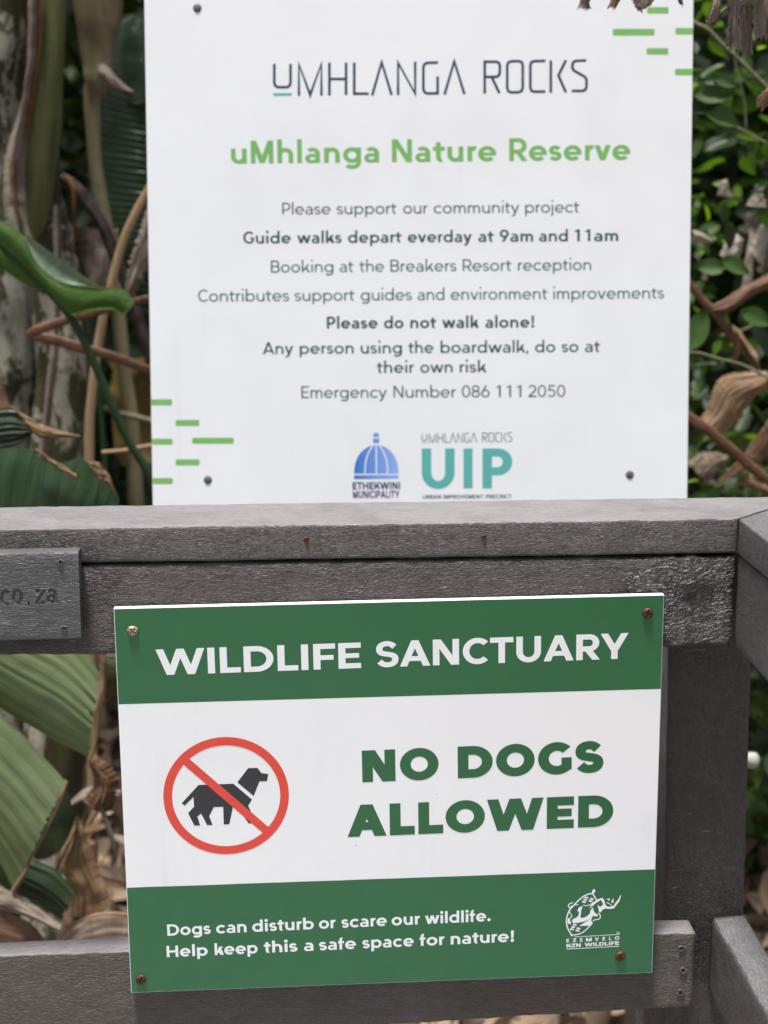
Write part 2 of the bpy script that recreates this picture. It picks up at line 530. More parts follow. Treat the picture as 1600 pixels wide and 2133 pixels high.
    if ch == 'z':
        zw = X * 0.82
        return [g_r(0, 0, zw, v), g_r(0, X - v, zw, X), g_d(0, v * 0.8, zw - w * 1.3, X - v * 0.8, w * 1.3)], zw, 0.04, 0.04
    if ch in '.,!':
        rr = w * 0.64
        dot = g_ring(rr, rr - o, rr, rr, 0, 360, rr * 0.98, rr * 0.98, 24)
        if ch == '.':
            return [dot], 2 * rr, 0.05, 0.05
        if ch == ',':
            return [g_path([(rr * 1.3, rr * 1.5), (rr * 0.6, -0.13)], w * 0.95, w)], 2 * rr, 0.05, 0.05
        return [dot, [[(rr - w * 0.36, 0.30), (rr + w * 0.36, 0.30), (rr + w * 0.55, 1.0), (rr - w * 0.55, 1.0)]]], 2 * rr, 0.09, 0.05
    # capitals
    W = {'A': 1.08, 'C': 0.97, 'D': 0.98, 'E': 0.74, 'F': 0.72, 'G': 1.0, 'H': 0.93, 'K': 0.92, 'L': 0.67, 'M': 1.06, 'N': 0.93, 'O': 1.09,
         'P': 0.79, 'R': 0.82, 'B': 0.84, 'S': 0.79, 'T': 0.83, 'U': 0.88, 'V': 1.06, 'W': 1.60, 'Y': 1.0, 'Z': 0.82}.get(ch, 0.7)
    W = (W + (w - 0.2) * 0.45) * wide
    if ch == 'I':
        return [g_r(0, 0, w, 1)], w, S, S
    if ch == 'A':
        dw = w * 1.1
        yb = 0.20
        sl = W / 2 - dw / 2
        return [g_d(0, 0, sl, 1, dw), g_d(W - dw, 0, sl, 1, dw), g_r(yb * sl + dw * 0.6, yb, W - yb * sl - dw * 0.6, yb + v * 0.92)], W, DG, DG
    if ch == 'C':
        return [g_ring(W * 0.54, 0.5, W * 0.54, 0.5 + o, 44, 316, w, v, 6)], W * 0.95, RD, 0.03
    if ch == 'O':
        return [g_ring(W / 2, 0.5, W / 2, 0.5 + o, 0, 360, w, v, 6)], W, RD, RD
    if ch == 'G':
        return [g_ring(W * 0.53, 0.5, W * 0.53, 0.5 + o, 44, 318, w, v, 6), g_r(W * 0.95 - w * 0.95, 0.14, W * 0.95, 0.52), g_r(W * (0.62 if w < 0.22 else 0.66), 0.52 - v * 0.9, W * 0.95 - w * 0.5, 0.52)], W * 0.95, RD, 0.07
    if ch == 'D':
        rx = W * 0.56
        return [g_r(0, 0, w, 1), g_r(w * 0.5, 0, W - rx, v), g_r(w * 0.5, 1 - v, W - rx, 1), g_ring(W - rx, 0.5, rx, 0.5, -90, 90, w, v, 6)], W, S, RD
    if ch == 'E':
        return [g_r(0, 0, w, 1), g_r(w * 0.5, 0, W, v), g_r(w * 0.5, 1 - v, W, 1), g_r(w * 0.5, 0.5 - v * 0.45, W * 0.92, 0.5 + v * 0.45)], W, S, 0.04
    if ch == 'F':
        return [g_r(0, 0, w, 1), g_r(w * 0.5, 1 - v, W, 1), g_r(w * 0.5, 0.46 - v * 0.45, W * 0.92, 0.46 + v * 0.45)], W, S, 0.02
    if ch == 'H':
        return [g_r(0, 0, w, 1), g_r(W - w, 0, W, 1), g_r(w * 0.5, 0.5 - v / 2, W - w * 0.5, 0.5 + v / 2)], W, S, S
    if ch == 'K':
        dw = w * 1.25
        return [g_r(0, 0, w, 1), g_d(w * 0.5, 0.26, W - dw - 0.03, 1, dw), g_d(W - dw, 0, w + (W - w) * 0.2, 0.62, dw)], W, S, DG
    if ch == 'L':
        return [g_r(0, 0, w, 1), g_r(w * 0.5, 0, W, v)], W, S, 0.02
    if ch == 'T':
        return [g_r(W / 2 - w / 2, 0, W / 2 + w / 2, 1), g_r(0, 1 - v, W, 1)], W, 0.02, 0.02
    if ch == 'N':
        return [g_r(0, 0, w, 1), g_r(W - w, 0, W, 1), g_d(W - w * 1.22, 0, 0, 1, w * 1.22)], W, S, S
    if ch == 'M':
        return [g_r(0, 0, w, 1), g_r(W - w, 0, W, 1), g_d(W / 2 - w * 0.55, 0.02, 0, 1, w * 1.15), g_d(W / 2 - w * 0.6, 0.02, W - w * 1.15, 1, w * 1.15)], W, S, S
    if ch == 'U':
        return [g_r(0, 0.4, w, 1), g_r(W - w, 0.4, W, 1), g_ring(W / 2, 0.4, W / 2, 0.4 + o, 180, 360, w, v, 6)], W, S, S
    if ch in 'PRB':
        bw = W if ch != 'B' else W * 0.95
        lo = 0.33 if ch != 'B' else 0.46
        ry = (1 - lo) / 2
        rx = min(ry * 1.05, bw * 0.6)
        P = [g_r(0, 0, w, 1), g_r(w * 0.5, 1 - v, bw - rx, 1), g_r(w * 0.5, lo, bw - rx, lo + v), g_ring(bw - rx, (1 + lo) / 2, rx, ry, -90, 90, w, v)]
        if ch == 'R':
            dw = w * 1.2
            P.append(g_d(W - dw + 0.03, 0, W * 0.50 - dw * 0.35, lo + 0.02, dw))
        if ch == 'B':
            hi = lo + v
            P += [g_r(w * 0.5, 0, W - hi / 2, v), g_ring(W - hi / 2, hi / 2, hi / 2, hi / 2, -90, 90, w, v)]
        return P, W, S, 0.04
    if ch == 'S':
        k = [(.95, .84), (.80, .95), (.66, 1), (.50, 1), (.20, 1), (0, .90), (0, .735), (0, .56), (.2, .535), (.50, .50),
             (.82, .465), (1, .42), (1, .265), (1, .09), (.80, 0), (.48, 0), (.30, 0), (.13, .06), (0, .17)]
        pts = [(w / 2 + x * (W - w), v / 2 - o + y * (1 - v + 2 * o)) for x, y in bez(k, 9)]
        return [g_path(pts, w * 0.98, v * 0.95)], W, 0.035, 0.035
    if ch == 'V':
        dw = w * 1.1
        sl = W / 2 - dw / 2
        return [g_d(sl, 0, 0, 1, dw), g_d(sl, 0, W - dw, 1, dw)], W, DG, DG
    if ch == 'W':
        dw = w * 1.06
        q = W * 0.285
        return [g_d(q - dw / 2, 0, 0, 1, dw), g_d(q - dw / 2, 0, W / 2 - dw / 2, 1, dw),
                g_d(W - q - dw / 2, 0, W / 2 - dw / 2, 1, dw), g_d(W - q - dw / 2, 0, W - dw, 1, dw)], W, DG, DG
    if ch == 'Y':
        dw = w * 1.14
        return [g_r(W / 2 - w / 2, 0, W / 2 + w / 2, 0.42), g_d(W / 2 - dw / 2, 0.34, 0, 1, dw), g_d(W / 2 - dw / 2, 0.34, W - dw, 1, dw)], W, DG, DG
    if ch == 'Z':
        return [g_r(0, 0, W, v), g_r(0, 1 - v, W, 1), g_d(0, v * 0.8, W - w * 1.3, 1 - v * 0.8, w * 1.3)], W, 0.04, 0.04
    # digits
    N = 0.72
    if ch == '0':
        return [g_ring(N / 2, 0.5, N / 2, 0.5 + o, 0, 360, w, v)], N, RD, RD
    if ch == '1':
        return [g_r(0.2, 0, 0.2 + w, 1), [[(0, 0.78 - v * 0.2), (0.0, 0.78 + v * 0.55), (0.2 + w * 0.4, 1), (0.2 + w * 0.4, 1 - v * 1.1)]]], 0.2 + w, 0.17, 0.22
    if ch == '2':
        return [g_ring(N / 2, 0.69, N / 2 - 0.02, 0.31 + o, -20, 158, w, v), g_path([(N - 0.02 - w * 0.55, 0.60), (N * 0.62, 0.40), (w * 0.75, v * 0.5)], w * 1.05, v * 1.2), g_r(0.02, 0, N, v)], N, RD, RD
    if ch == '5':
        return [g_ring(N / 2 - 0.02, 0.325, N / 2, 0.325 + o, -140, 118, w, v), g_path([(N * 0.92, 1 - v / 2), (N * 0.2 + w * 0.2, 1 - v / 2)], w, v), g_d(N * 0.10, 0.5, N * 0.17, 1, w * 0.95)], N, RD, RD
    if ch == '6':
        return [g_ring(N / 2, 0.32, N / 2, 0.32 + o, 0, 360, w, v), g_d(w * 0.10, 0.38, N * 0.50, 1, w * 1.1)], N, RD, RD
    if ch == '9':
        return [g_ring(N / 2, 0.68, N / 2, 0.32 + o, 0, 360, w, v), g_d(N * 0.50 - w * 1.1, 0, N - w * 1.2, 0.62, w * 1.1)], N, RD, RD
    if ch == '8':
        return [g_ring(N / 2, 0.275, N / 2, 0.275 + o, 0, 360, w, v), g_ring(N / 2, 0.74, N * 0.44, 0.26 + o, 0, 360, w, v)], N, RD, RD
    return [], 0.3, 0, 0

class Print:
    """flat print on a board: polygons in board coordinates, each stroke a hair above the last"""
    def __init__(self, y0, step=-0.00001):
        self.V, self.F, self.y0, self.step, self.k = [], [], y0, step, 0
    def poly(self, pts, lev=0):
        n = len(self.V)
        y = self.y0 + self.step * lev
        self.V += [(p[0], y, p[1]) for p in pts]
        self.F.append(list(range(n, n + len(pts))))
    def strokes(self, polys, lev):
        for p in polys:
            self.poly(p, lev)
    def build(self, name, mat, parent, label=None):
        me = mesh(name, self.V, self.F)
        bm = bmesh.new()
        bm.from_mesh(me)
        for f in bm.faces:
            f.normal_update()
            if f.normal.y > 0:
                f.normal_flip()
        bm.to_mesh(me)
        bm.free()
        return link(name, me, mat, parent, label)

class Board:
    """a sign: local x to the right, z up, face towards -y"""
    def __init__(self, yaw, pitch, roll, pos):
        self.M = (Matrix.Translation(Vector(pos)) @ Matrix.Rotation(radians(yaw), 4, 'Z')
                  @ Matrix.Rotation(radians(pitch), 4, 'X') @ Matrix.Rotation(radians(roll), 4, 'Y'))
        self.I = self.M.inverted()
    def loc(self, px, py):
        o = self.I @ CAM
        d = self.I.to_3x3() @ ray(px, py)
        p = o + d * (-o.y / d.y)
        return (p.x, p.z)

def set_line(board, words, yl, yr, cap, w, X, style, name, mat, parent, label, y0=-0.00009):
    """one line of print: words = [(text, left, right)], baseline heights yl..yr at its two ends"""
    pr = Print(y0)
    x0, x1 = words[0][1], words[-1][2]
    for (txt, a, b) in words:
        yb = lambda x: yl + (yr - yl) * (x - x0) / (x1 - x0)
        A = Vector(board.loc(a, yb(a)))
        B = Vector(board.loc(b, yb(b)))
        T = Vector(board.loc((a + b) / 2, yb((a + b) / 2) - cap))
        Mid = (A + B) / 2
        H = (T - Mid).length
        ex = (B - A).normalized()
        ey = Vector((-ex.y, ex.x))
        gl = [glyph(c, w, X, style) for c in txt]
        xs, x = [], 0
        for i, (p, iw, l, r) in enumerate(gl):
            if i:
                x += l
            xs.append(x)
            x += iw + r
        tot = x - gl[-1][3]
        sx = (B - A).length / tot
        for (p, iw, l, r), xx in zip(gl, xs):
            for lev, st in enumerate(p):
                for q in st:
                    pr.poly([tuple(A + ex * ((xx + u) * sx) + ey * (t * H)) for u, t in q], lev)
    return pr.build(name, mat, parent, label)

# ------------------------------------------------------------------ the fence frame
S2 = Board(3.70, 1.04, -0.48, (-0.2014, 1.2290, 0.8459))     # the lower (wildlife) sign
W2, H2 = 0.42, 0.3189
S1 = Board(1.58, -6.70, -0.05, (-0.2557, 1.8192, 1.1209))     # the upper (reserve) sign
W1, H1 = 0.594, 0.5446

FO = S2.M @ Vector((0, 0, H2))
YAWF = radians(3.7)
FX = Vector((cos(YAWF), sin(YAWF), 0))
FY = Vector((-sin(YAWF), cos(YAWF), 0))

def hf(px, py, q):
    """world point on the upright plane that lies q metres behind the sign's top edge"""
    d = ray(px, py)
    t = ((FO - CAM).dot(FY) + q) / d.dot(FY)
    return CAM + d * t

def beam(name, A, B, mat, parent, r=0.0028, n=150, amp=0.0006, label=None, wob=None, segs=4, top=None):
    """loft between two quads A, B (corner order: front-bottom, front-top, back-top, back-bottom) with worn round arrises"""
    A = [Vector(a) for a in A]
    B = [Vector(b) for b in B]
    h = (A[1] - A[0]).length
    dd = (A[3] - A[0]).length
    prof = []
    def run(u0, v0, u1, v1, k):
        for i in range(1, k):
            prof.append((u0 + (u1 - u0) * i / k, v0 + (v1 - v0) * i / k))
    ru, rv = r / dd, r / h
    cs = [((ru, rv), 180), ((ru, 1 - rv), 90 + 90), ((1 - ru, 1 - rv), 90), ((1 - ru, rv), 0)]
    corner = [(ru, rv, 270, 180), (ru, 1 - rv, 180, 90), (1 - ru, 1 - rv, 90, 0), (1 - ru, rv, 0, -90)]
    kk = [max(2, int(h / 0.007)), max(2, int(dd / 0.007))]
    for ci, (cu, cv, a0, a1) in enumerate(corner):
        for i in range(segs + 1):
            a = radians(a0 + (a1 - a0) * i / segs)
            prof.append((cu + ru * cos(a), cv + rv * sin(a)))
        nx = corner[(ci + 1) % 4]
        e0 = prof[-1]
        a = radians(nx[2])
        e1 = (nx[0] + ru * cos(a), nx[1] + rv * sin(a))
        run(e0[0], e0[1], e1[0], e1[1], kk[ci % 2])
    m = len(prof)
    V, F = [], []
    for i in range(n + 1):
        s = i / n
        C = [A[k].lerp(B[k], s) for k in range(4)]
        cen = (C[0] + C[2]) / 2
        for (u, v) in prof:
            p = (C[0] * (1 - u) * (1 - v) + C[1] * (1 - u) * v + C[2] * u * v + C[3] * u * (1 - v))
            nn = (p - cen).normalized()
            edge = 1.0
            a = amp * (1.0 + (wob(p) if wob else 0))
            d = noise.noise(p * 35) * a + noise.noise(p * 110) * a * 0.6 + noise.noise(p * 260) * a * 0.35
            if i in (0, n):
                p = p + (cen - p) * 0.004
            V.append(p + nn * d)
    for i in range(n):
        for j in range(m):
            k = (j + 1) % m
            F.append([i * m + j, i * m + k, (i + 1) * m + k, (i + 1) * m + j])
    F.append(list(range(m))[::-1])
    F.append([n * m + j for j in range(m)])
    me = mesh(name, V, F)
    bm = bmesh.new()
    bm.from_mesh(me)
    bmesh.ops.recalc_face_normals(bm, faces=bm.faces)
    bm.to_mesh(me)
    bm.free()
    o = link(name, me, mat, parent, label, smooth=True)
    me.polygons[-1].use_smooth = False
    me.polygons[-2].use_smooth = False
    if top is not None:                 # upward faces get a paler colour, overhead light painted in
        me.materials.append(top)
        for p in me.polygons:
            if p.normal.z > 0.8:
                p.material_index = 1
    return inworld(o, parent)

QF, QC, QL, QP = 0.0066, 0.0900, 0.0125, 0.0385     # planes: beam face, back of the cap, lower rail face, post face
base = hf(1480, 1345, QP)
fence = empty('timber_railing', (base.x, base.y, 0), 'brown grey plastic lumber railing with the green and white sign screwed on', 'railing')
ZB = Vector((0, 0, 1))

# corner line: heights
cT = hf(1535, 1084, QF)            # top inner corner of the cap
cS = hf(1532, 1155.5, QF)
XL = -0.72
def line_at(pa, pb, q, X):
    """point of the line through two seen points at fence coordinate X"""
    a, b = hf(*pa, q), hf(*pb, q)
    xa, xb = (a - FO).dot(FX), (b - FO).dot(FX)
    t = (X - xa) / (xb - xa)
    return a + (b - a) * t
XR = (cT - FO).dot(FX)
top_l = line_at((0, 1103), (1530, 1081), QF, XL)
top_r = line_at((0, 1103), (1530, 1081), QF, XR)
sea_l = line_at((170, 1175), (1525, 1155), QF, XL)
sea_r = line_at((170, 1175), (1525, 1155), QF, XR)
bot_l = line_at((0, 1367), (1520, 1345), QF, XL)
bot_r = line_at((0, 1367), (1520, 1345), QF, XR - 0.002)
dC = FY * (QC - QF)
wC = QC - QF
gap = Vector((0, 0, 0.0009))
nails = [hf(638, 1122, QF), hf(1008, 1117, QF)]
M_CAP = lumber('lumber_cap', **LUM, rust=[((p.x, p.y, p.z), 0.0065) for p in nails])
# front cap, mitred at the corner
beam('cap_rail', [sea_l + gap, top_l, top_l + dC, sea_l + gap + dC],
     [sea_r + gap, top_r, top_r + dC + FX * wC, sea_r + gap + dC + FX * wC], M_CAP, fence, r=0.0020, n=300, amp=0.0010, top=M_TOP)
def wobR(p):
    x = (p - FO).dot(FX)
    return 2.6 * sstep(XR - 0.12, XR - 0.04, x)
M_BEAMR = lumber('lumber_beam_end', (0.030, 0.024, 0.022, 1), (0.042, 0.034, 0.032, 1), (0.044, 0.028, 0.029, 1), coarse=0.75, rough=0.36)
xe = XR - 0.0004
xj = XR - 0.082
def bl(X, which):
    return line_at(*which, QF + 0.0006, X)
SE = ((170, 1175), (1525, 1155))
BO = ((0, 1367), (1520, 1345))
dB = FY * 0.0312
# the beam under the cap, one length with coarser skin near its sawn end
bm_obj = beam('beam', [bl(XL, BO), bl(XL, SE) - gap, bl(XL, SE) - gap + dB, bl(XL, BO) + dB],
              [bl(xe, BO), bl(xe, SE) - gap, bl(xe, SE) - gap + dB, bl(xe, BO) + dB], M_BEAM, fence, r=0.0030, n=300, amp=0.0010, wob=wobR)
bm_obj.data.materials.append(M_BEAMR)
for p in bm_obj.data.polygons:
    c = (p.center - FO).dot(FX)
    if c + 0.045 * noise.noise(p.center * 55) > xj:
        p.material_index = 1

# rail that comes forward on the right
Fy = -FY
LEN = 1.02
cz_t, cz_s, cz_b = top_r.z, sea_r.z, bot_r.z
def fp(X, q, z):
    p = FO + FX * X + FY * q
    return Vector((p.x, p.y, z))
e = 0.0012
qn = QF - 0.0012
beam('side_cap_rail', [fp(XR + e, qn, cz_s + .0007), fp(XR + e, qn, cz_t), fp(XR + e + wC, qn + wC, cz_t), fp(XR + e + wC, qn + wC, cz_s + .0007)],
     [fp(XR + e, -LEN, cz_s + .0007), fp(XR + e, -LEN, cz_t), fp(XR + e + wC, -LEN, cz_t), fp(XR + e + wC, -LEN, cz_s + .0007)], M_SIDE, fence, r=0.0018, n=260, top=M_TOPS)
beam('side_beam', [fp(XR + e * 2, QF + 0.001, cz_b - .001), fp(XR + e * 2, QF + 0.001, cz_s - .0007), fp(XR + 0.034, QF + 0.001, cz_s - .0007), fp(XR + 0.034, QF + 0.001, cz_b - .001)],
     [fp(XR + e * 2, -LEN, cz_b - .001), fp(XR + e * 2, -LEN, cz_s - .0007), fp(XR + 0.034, -LEN, cz_s - .0007), fp(XR + 0.034, -LEN, cz_b - .001)], M_SIDE, fence, r=0.0022, n=240)
# post behind the corner (front face seen from 1394 to 1565)
pa, pb = hf(1393, 1380, QP), hf(1565, 1380, QP)
pc, pd_ = hf(1384, 1900, QP), hf(1550, 1900, QP)
def down(a, b, z):
    t = (z - a.z) / (b.z - a.z)
    return a + (b - a) * t
dP = FY * 0.075
zt = cz_s - 0.001
dPx = FX * -0.0
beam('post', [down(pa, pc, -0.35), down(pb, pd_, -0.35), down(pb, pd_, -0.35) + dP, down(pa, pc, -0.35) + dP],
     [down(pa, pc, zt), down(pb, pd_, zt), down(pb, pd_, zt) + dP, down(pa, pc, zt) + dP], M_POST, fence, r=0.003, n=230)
# lower rail
LT = ((0, 1991), (1447, 1944))
LB = ((830, 2133), (1445, 2096))
xl2 = (hf(1446.5, 2000, QL) - FO).dot(FX)
def l2(X, wh):
    return line_at(*wh, QL, X)
dL = FY * 0.0252
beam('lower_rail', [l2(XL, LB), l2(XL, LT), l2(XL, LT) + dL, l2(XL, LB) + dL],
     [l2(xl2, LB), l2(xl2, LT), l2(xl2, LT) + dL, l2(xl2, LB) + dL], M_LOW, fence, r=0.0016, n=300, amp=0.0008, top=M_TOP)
# lower rail that comes forward on the right, butted against the post
s1 = hf(1483, 1912, QP - 0.001)
s2 = hf(1487, 2068, QP - 0.001)
xs = (s1 - FO).dot(FX)
q0 = QP - 0.001
zt2, zb2 = s1.z, s2.z
M_SIDE2 = lumber('lumber_side_low', (0.060, 0.054, 0.049, 1), (0.085, 0.076, 0.070, 1), (0.066, 0.058, 0.060, 1), stretch=(1, 0.4, 1), rough=0.42, coarse=0.15)
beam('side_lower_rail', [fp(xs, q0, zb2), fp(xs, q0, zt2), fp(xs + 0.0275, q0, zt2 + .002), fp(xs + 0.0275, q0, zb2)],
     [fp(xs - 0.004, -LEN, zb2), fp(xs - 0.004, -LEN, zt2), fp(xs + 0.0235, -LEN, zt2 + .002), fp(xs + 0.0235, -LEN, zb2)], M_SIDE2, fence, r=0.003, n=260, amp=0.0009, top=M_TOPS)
# far posts, out of the picture: they carry the ends of the rails
for (X, Q) in ((-0.70, QP), ):
    b0 = fp(X, Q, -0.35)
    beam('post', [fp(X, Q, -.35), fp(X + .066, Q, -.35), fp(X + .066, Q + .075, -.35), fp(X, Q + .075, -.35)],
         [fp(X, Q, zt), fp(X + .066, Q, zt), fp(X + .066, Q + .075, zt), fp(X, Q + .075, zt)], M_POST, fence, n=40)
beam('post', [fp(XR + .036, -0.99, -.35), fp(XR + .10, -0.99, -.35), fp(XR + .10, -0.92, -.35), fp(XR + .036, -0.92, -.35)],
     [fp(XR + .036, -0.99, zt), fp(XR + .10, -0.99, zt), fp(XR + .10, -0.92, zt), fp(XR + .036, -0.92, zt)], M_POST, fence, n=40)

# ------------------------------------------------------------------ screws
def screw_mesh(R, h, cross=True, seed=0, rag=0.05, deep=0.6):
    """pan head with a cross recess; axis along -y"""
    nr, na = 12, 48
    V, F = [(0, -h * (1 - deep if cross else 1), 0)], []
    rot = seed * 0.7
    for i in range(1, nr + 1):
        r = R * i / nr
        for k in range(na):
            a = 2 * pi * k / na
            x, z = r * cos(a), r * sin(a)
            t = r / R
            y = -h * sqrt(max(0, 1 - t ** 3))
            if cross and t < 0.62:
                xa, za = x * cos(rot) + z * sin(rot), -x * sin(rot) + z * cos(rot)
                dmin = min(abs(xa), abs(za)) / R
                y += h * deep * (1 - sstep(0.07, 0.19, dmin)) * (1 - sstep(0.5, 0.62, t))
            rr = 1 + rag * noise.noise(Vector((cos(a) * 2, sin(a) * 2, seed * 9.1)))
            y += h * 0.10 * noise.noise(Vector((x, z, seed)) * 3 / R)
            V.append((x * rr, y, z * rr))
    for k in range(na):
        F.append([0, 1 + (k + 1) % na, 1 + k])
    for i in range(nr - 1):
        for k in range(na):
            a, b = 1 + i * na, 1 + (i + 1) * na
            F.append([a + k, a + (k + 1) % na, b + (k + 1) % na, b + k])
    n0 = len(V)
    for k in range(na):
        v = V[1 + (nr - 1) * na + k]
        V.append((v[0], 0.001, v[2]))
    for k in range(na):
        a, b = 1 + (nr - 1) * na, n0
        F.append([a + k, a + (k + 1) % na, b + (k + 1) % na, b + k])
    return mesh('screw', V, F)

def place(o, pos, rot3=None):
    M = Matrix.Translation(pos)
    if rot3 is not None:
        M = M @ rot3.to_4x4()
    o.matrix_basis = M
    return o
RF = Matrix.Rotation(YAWF, 3, 'Z')
nm = screw_mesh(0.0021, 0.0016, False, 3, 0.25)
for i, p in enumerate(nails):
    o = link('nail', nm if i == 0 else nm, None if i else M_RUST, fence, smooth=(i == 0))
    place(o, p + FY * 0.0004, RF @ Matrix.Rotation(0.8 * i, 3, 'Y'))
    inworld(o, fence)

def burr_hole(px, py, q, R, parent, seed, rot3, base_n, shift):
    """a sunk screw: ragged plastic lip round a dark recessed head"""
    p = hf(px, py, q)
    V, F = [], []
    na = 28
    prof = [(1.05, 0.0006), (0.95, -0.0008), (0.72, -0.0005), (0.60, 0.0003)]
    for (rr, y) in prof:
        for k in range(na):
            a = 2 * pi * k / na
            j = 1 + 0.30 * noise.noise(Vector((cos(a) * 2.2, sin(a) * 2.2, seed * 5.3)))
            V.append((R * (rr if rr < .9 else rr * (1 + .25 * sin(a * 3 + seed))) * j * cos(a), y * (1 + 0.8 * noise.noise(Vector((cos(a) * 3, sin(a) * 3, seed * 2.1)))), R * rr * j * sin(a)))
    for i in range(len(prof) - 1):
        for k in range(na):
            F.append([i * na + k, i * na + (k + 1) % na, (i + 1) * na + (k + 1) % na, (i + 1) * na + k])
    o = link('screw_hole', mesh('screw_hole', V, F), M_BURR, parent, smooth=True)
    place(o, p - FY * 0.0004, rot3)
    inworld(o, parent)
    s = link('screw', screw_mesh(R * 0.66, 0.0005, True, seed, 0.3, 1.2), M_DARK, o, smooth=True)
    s.location = (0, -0.0001, 0)
for i, (x, y) in enumerate(((1420, 1975), (1423, 2021), (1417, 2067))):
    burr_hole(x, y, QL, 0.0026, fence, i + 1, RF, None, 0)

# ------------------------------------------------------------------ lower sign
def board_mesh(W, H, T, bev=0.0004, z0=0.0):
    bm = bmesh.new()
    bmesh.ops.create_cube(bm, size=1)
    for v in bm.verts:
        v.co = Vector(((v.co.x + 0.5) * W, (v.co.y + 0.5) * T, z0 + (v.co.z + 0.5) * (H - z0)))
    bmesh.ops.bevel(bm, geom=list(bm.edges), offset=bev, segments=2, affect='EDGES')
    me = bpy.data.meshes.new('board')
    bm.to_mesh(me)
    bm.free()
    return me
T2 = 0.0052
sign2 = empty('wildlife_sign', mat4=S2.M, label='green and white WILDLIFE SANCTUARY no dogs sign screwed to the railing', cat='sign')
bd = link('board', board_mesh(W2, H2, T2), M_WHITE2, sign2)
bd.location = (0, 0, 0)
def band(x0, z0, x1, z1, mat, name, parent, lab, y=-0.00004, n=24, slant0=0, slant1=0):
    """printed colour field with a slightly chipped border"""
    top = [(x0 + (x1 - x0) * i / n, z1 + 0.00018 * noise.noise(Vector((i * 3.1, z1 * 50, 1)))) for i in range(n + 1)]
    botm = [(x0 + (x1 - x0) * i / n, z0) for i in range(n + 1)]
    pr = Print(y)
    for i in range(n):
        pr.poly([botm[i], botm[i + 1], top[i + 1], top[i]])
    return pr.build(name, mat, parent, lab)
b1 = (S2.loc(245, 1472)[1] + S2.loc(1379, 1430)[1]) / 2
b2 = (S2.loc(260, 1854)[1] + S2.loc(1367, 1806)[1]) / 2
mg = 0.0004
band(mg, b1, W2 - mg, H2 - 0.0007, M_GREEN, 'colour_band', sign2, 'green band along the top')
band(mg, mg, W2 - mg, b2, M_GREEN, 'colour_band', sign2, 'green band along the bottom')
set_line(S2, [('WILDLIFE', 326.6, 752.4), ('SANCTUARY', 784, 1308.6)], 1406.6, 1371.5, 53.5, 0.237, 0.74, 'm', 'lettering', M_LET, sign2, 'white capitals reading WILDLIFE SANCTUARY')
set_line(S2, [('NO', 755, 914), ('DOGS', 953.8, 1257)], 1629.6, 1608.5, 66, 0.318, 0.74, 'm', 'lettering', M_GREEN_T, sign2, 'green capitals reading NO DOGS')
set_line(S2, [('ALLOWED', 724, 1277)], 1743.7, 1721, 66, 0.318, 0.74, 'm', 'lettering', M_GREEN_T, sign2, 'green capitals reading ALLOWED')
set_line(S2, [('Dogs', 349, 439.5), ('can', 450.7, 514), ('disturb', 525.8, 654), ('or', 664.7, 699.3), ('scare', 711.5, 806), ('our', 816, 875), ('wildlife.', 885.6, 1022)],
         1949.2, 1918.5, 23.5, 0.222, 0.74, 'm', 'lettering', M_LET, sign2, 'small white line about dogs disturbing wildlife')
set_line(S2, [('Help', 347.8, 433), ('keep', 447.7, 537), ('this', 550, 620), ('a', 633.5, 653), ('safe', 665, 741.7), ('space', 755, 862), ('for', 874, 926), ('nature!', 939, 1071)],
         1994, 1961.4, 23.5, 0.222, 0.74, 'm', 'lettering', M_LET, sign2, 'small white line about keeping a safe space')

def cropped(ox, oy, k):
    return lambda x, y: (ox + x / k, oy + y / k)
def trace(board, cv, pts):
    return [board.loc(*cv(x, y)) for x, y in pts]
# no-dogs symbol
cen = S2.loc(471.4, 1658)
pr = Print(-0.00014)
RO, RI = 0.0486, 0.0419
pr.strokes(g_ring(cen[0], cen[1], RO, RO, 0, 360, RO - RI, RO - RI, 5), 0)
ca, sa = cos(radians(-44.5)), sin(radians(-44.5))
hw = 0.00325
e_ = RI + 0.001
pr.poly([(cen[0] + ca * s * e_ - sa * t, cen[1] + sa * s * e_ + ca * t) for s, t in ((-1, -hw), (1, -hw), (1, hw), (-1, hw))], 1)
pr.build('prohibition_ring', M_RED, sign2)
dc = cropped(300, 1500, 4.0)
dog = [(315, 692), (455, 540), (745, 530), (900, 662), (868, 712), (935, 860), (872, 860), (805, 762), (742, 720), (712, 866), (665, 870), (660, 722), (582, 724),
       (543, 800), (572, 874), (526, 874), (477, 778), (445, 802), (468, 878), (420, 878), (368, 775), (418, 720), (412, 640), (338, 712)]
dh = [(778, 518), (868, 400), (945, 398), (980, 442), (1036, 448), (1025, 508), (962, 510), (914, 632)]
pr = Print(-0.00009)
pr.poly(trace(S2, dc, dog))
pr.poly(trace(S2, dc, dh))
pr.build('dog_pictogram', M_BLACK, sign2, 'black walking dog with a collar gap')
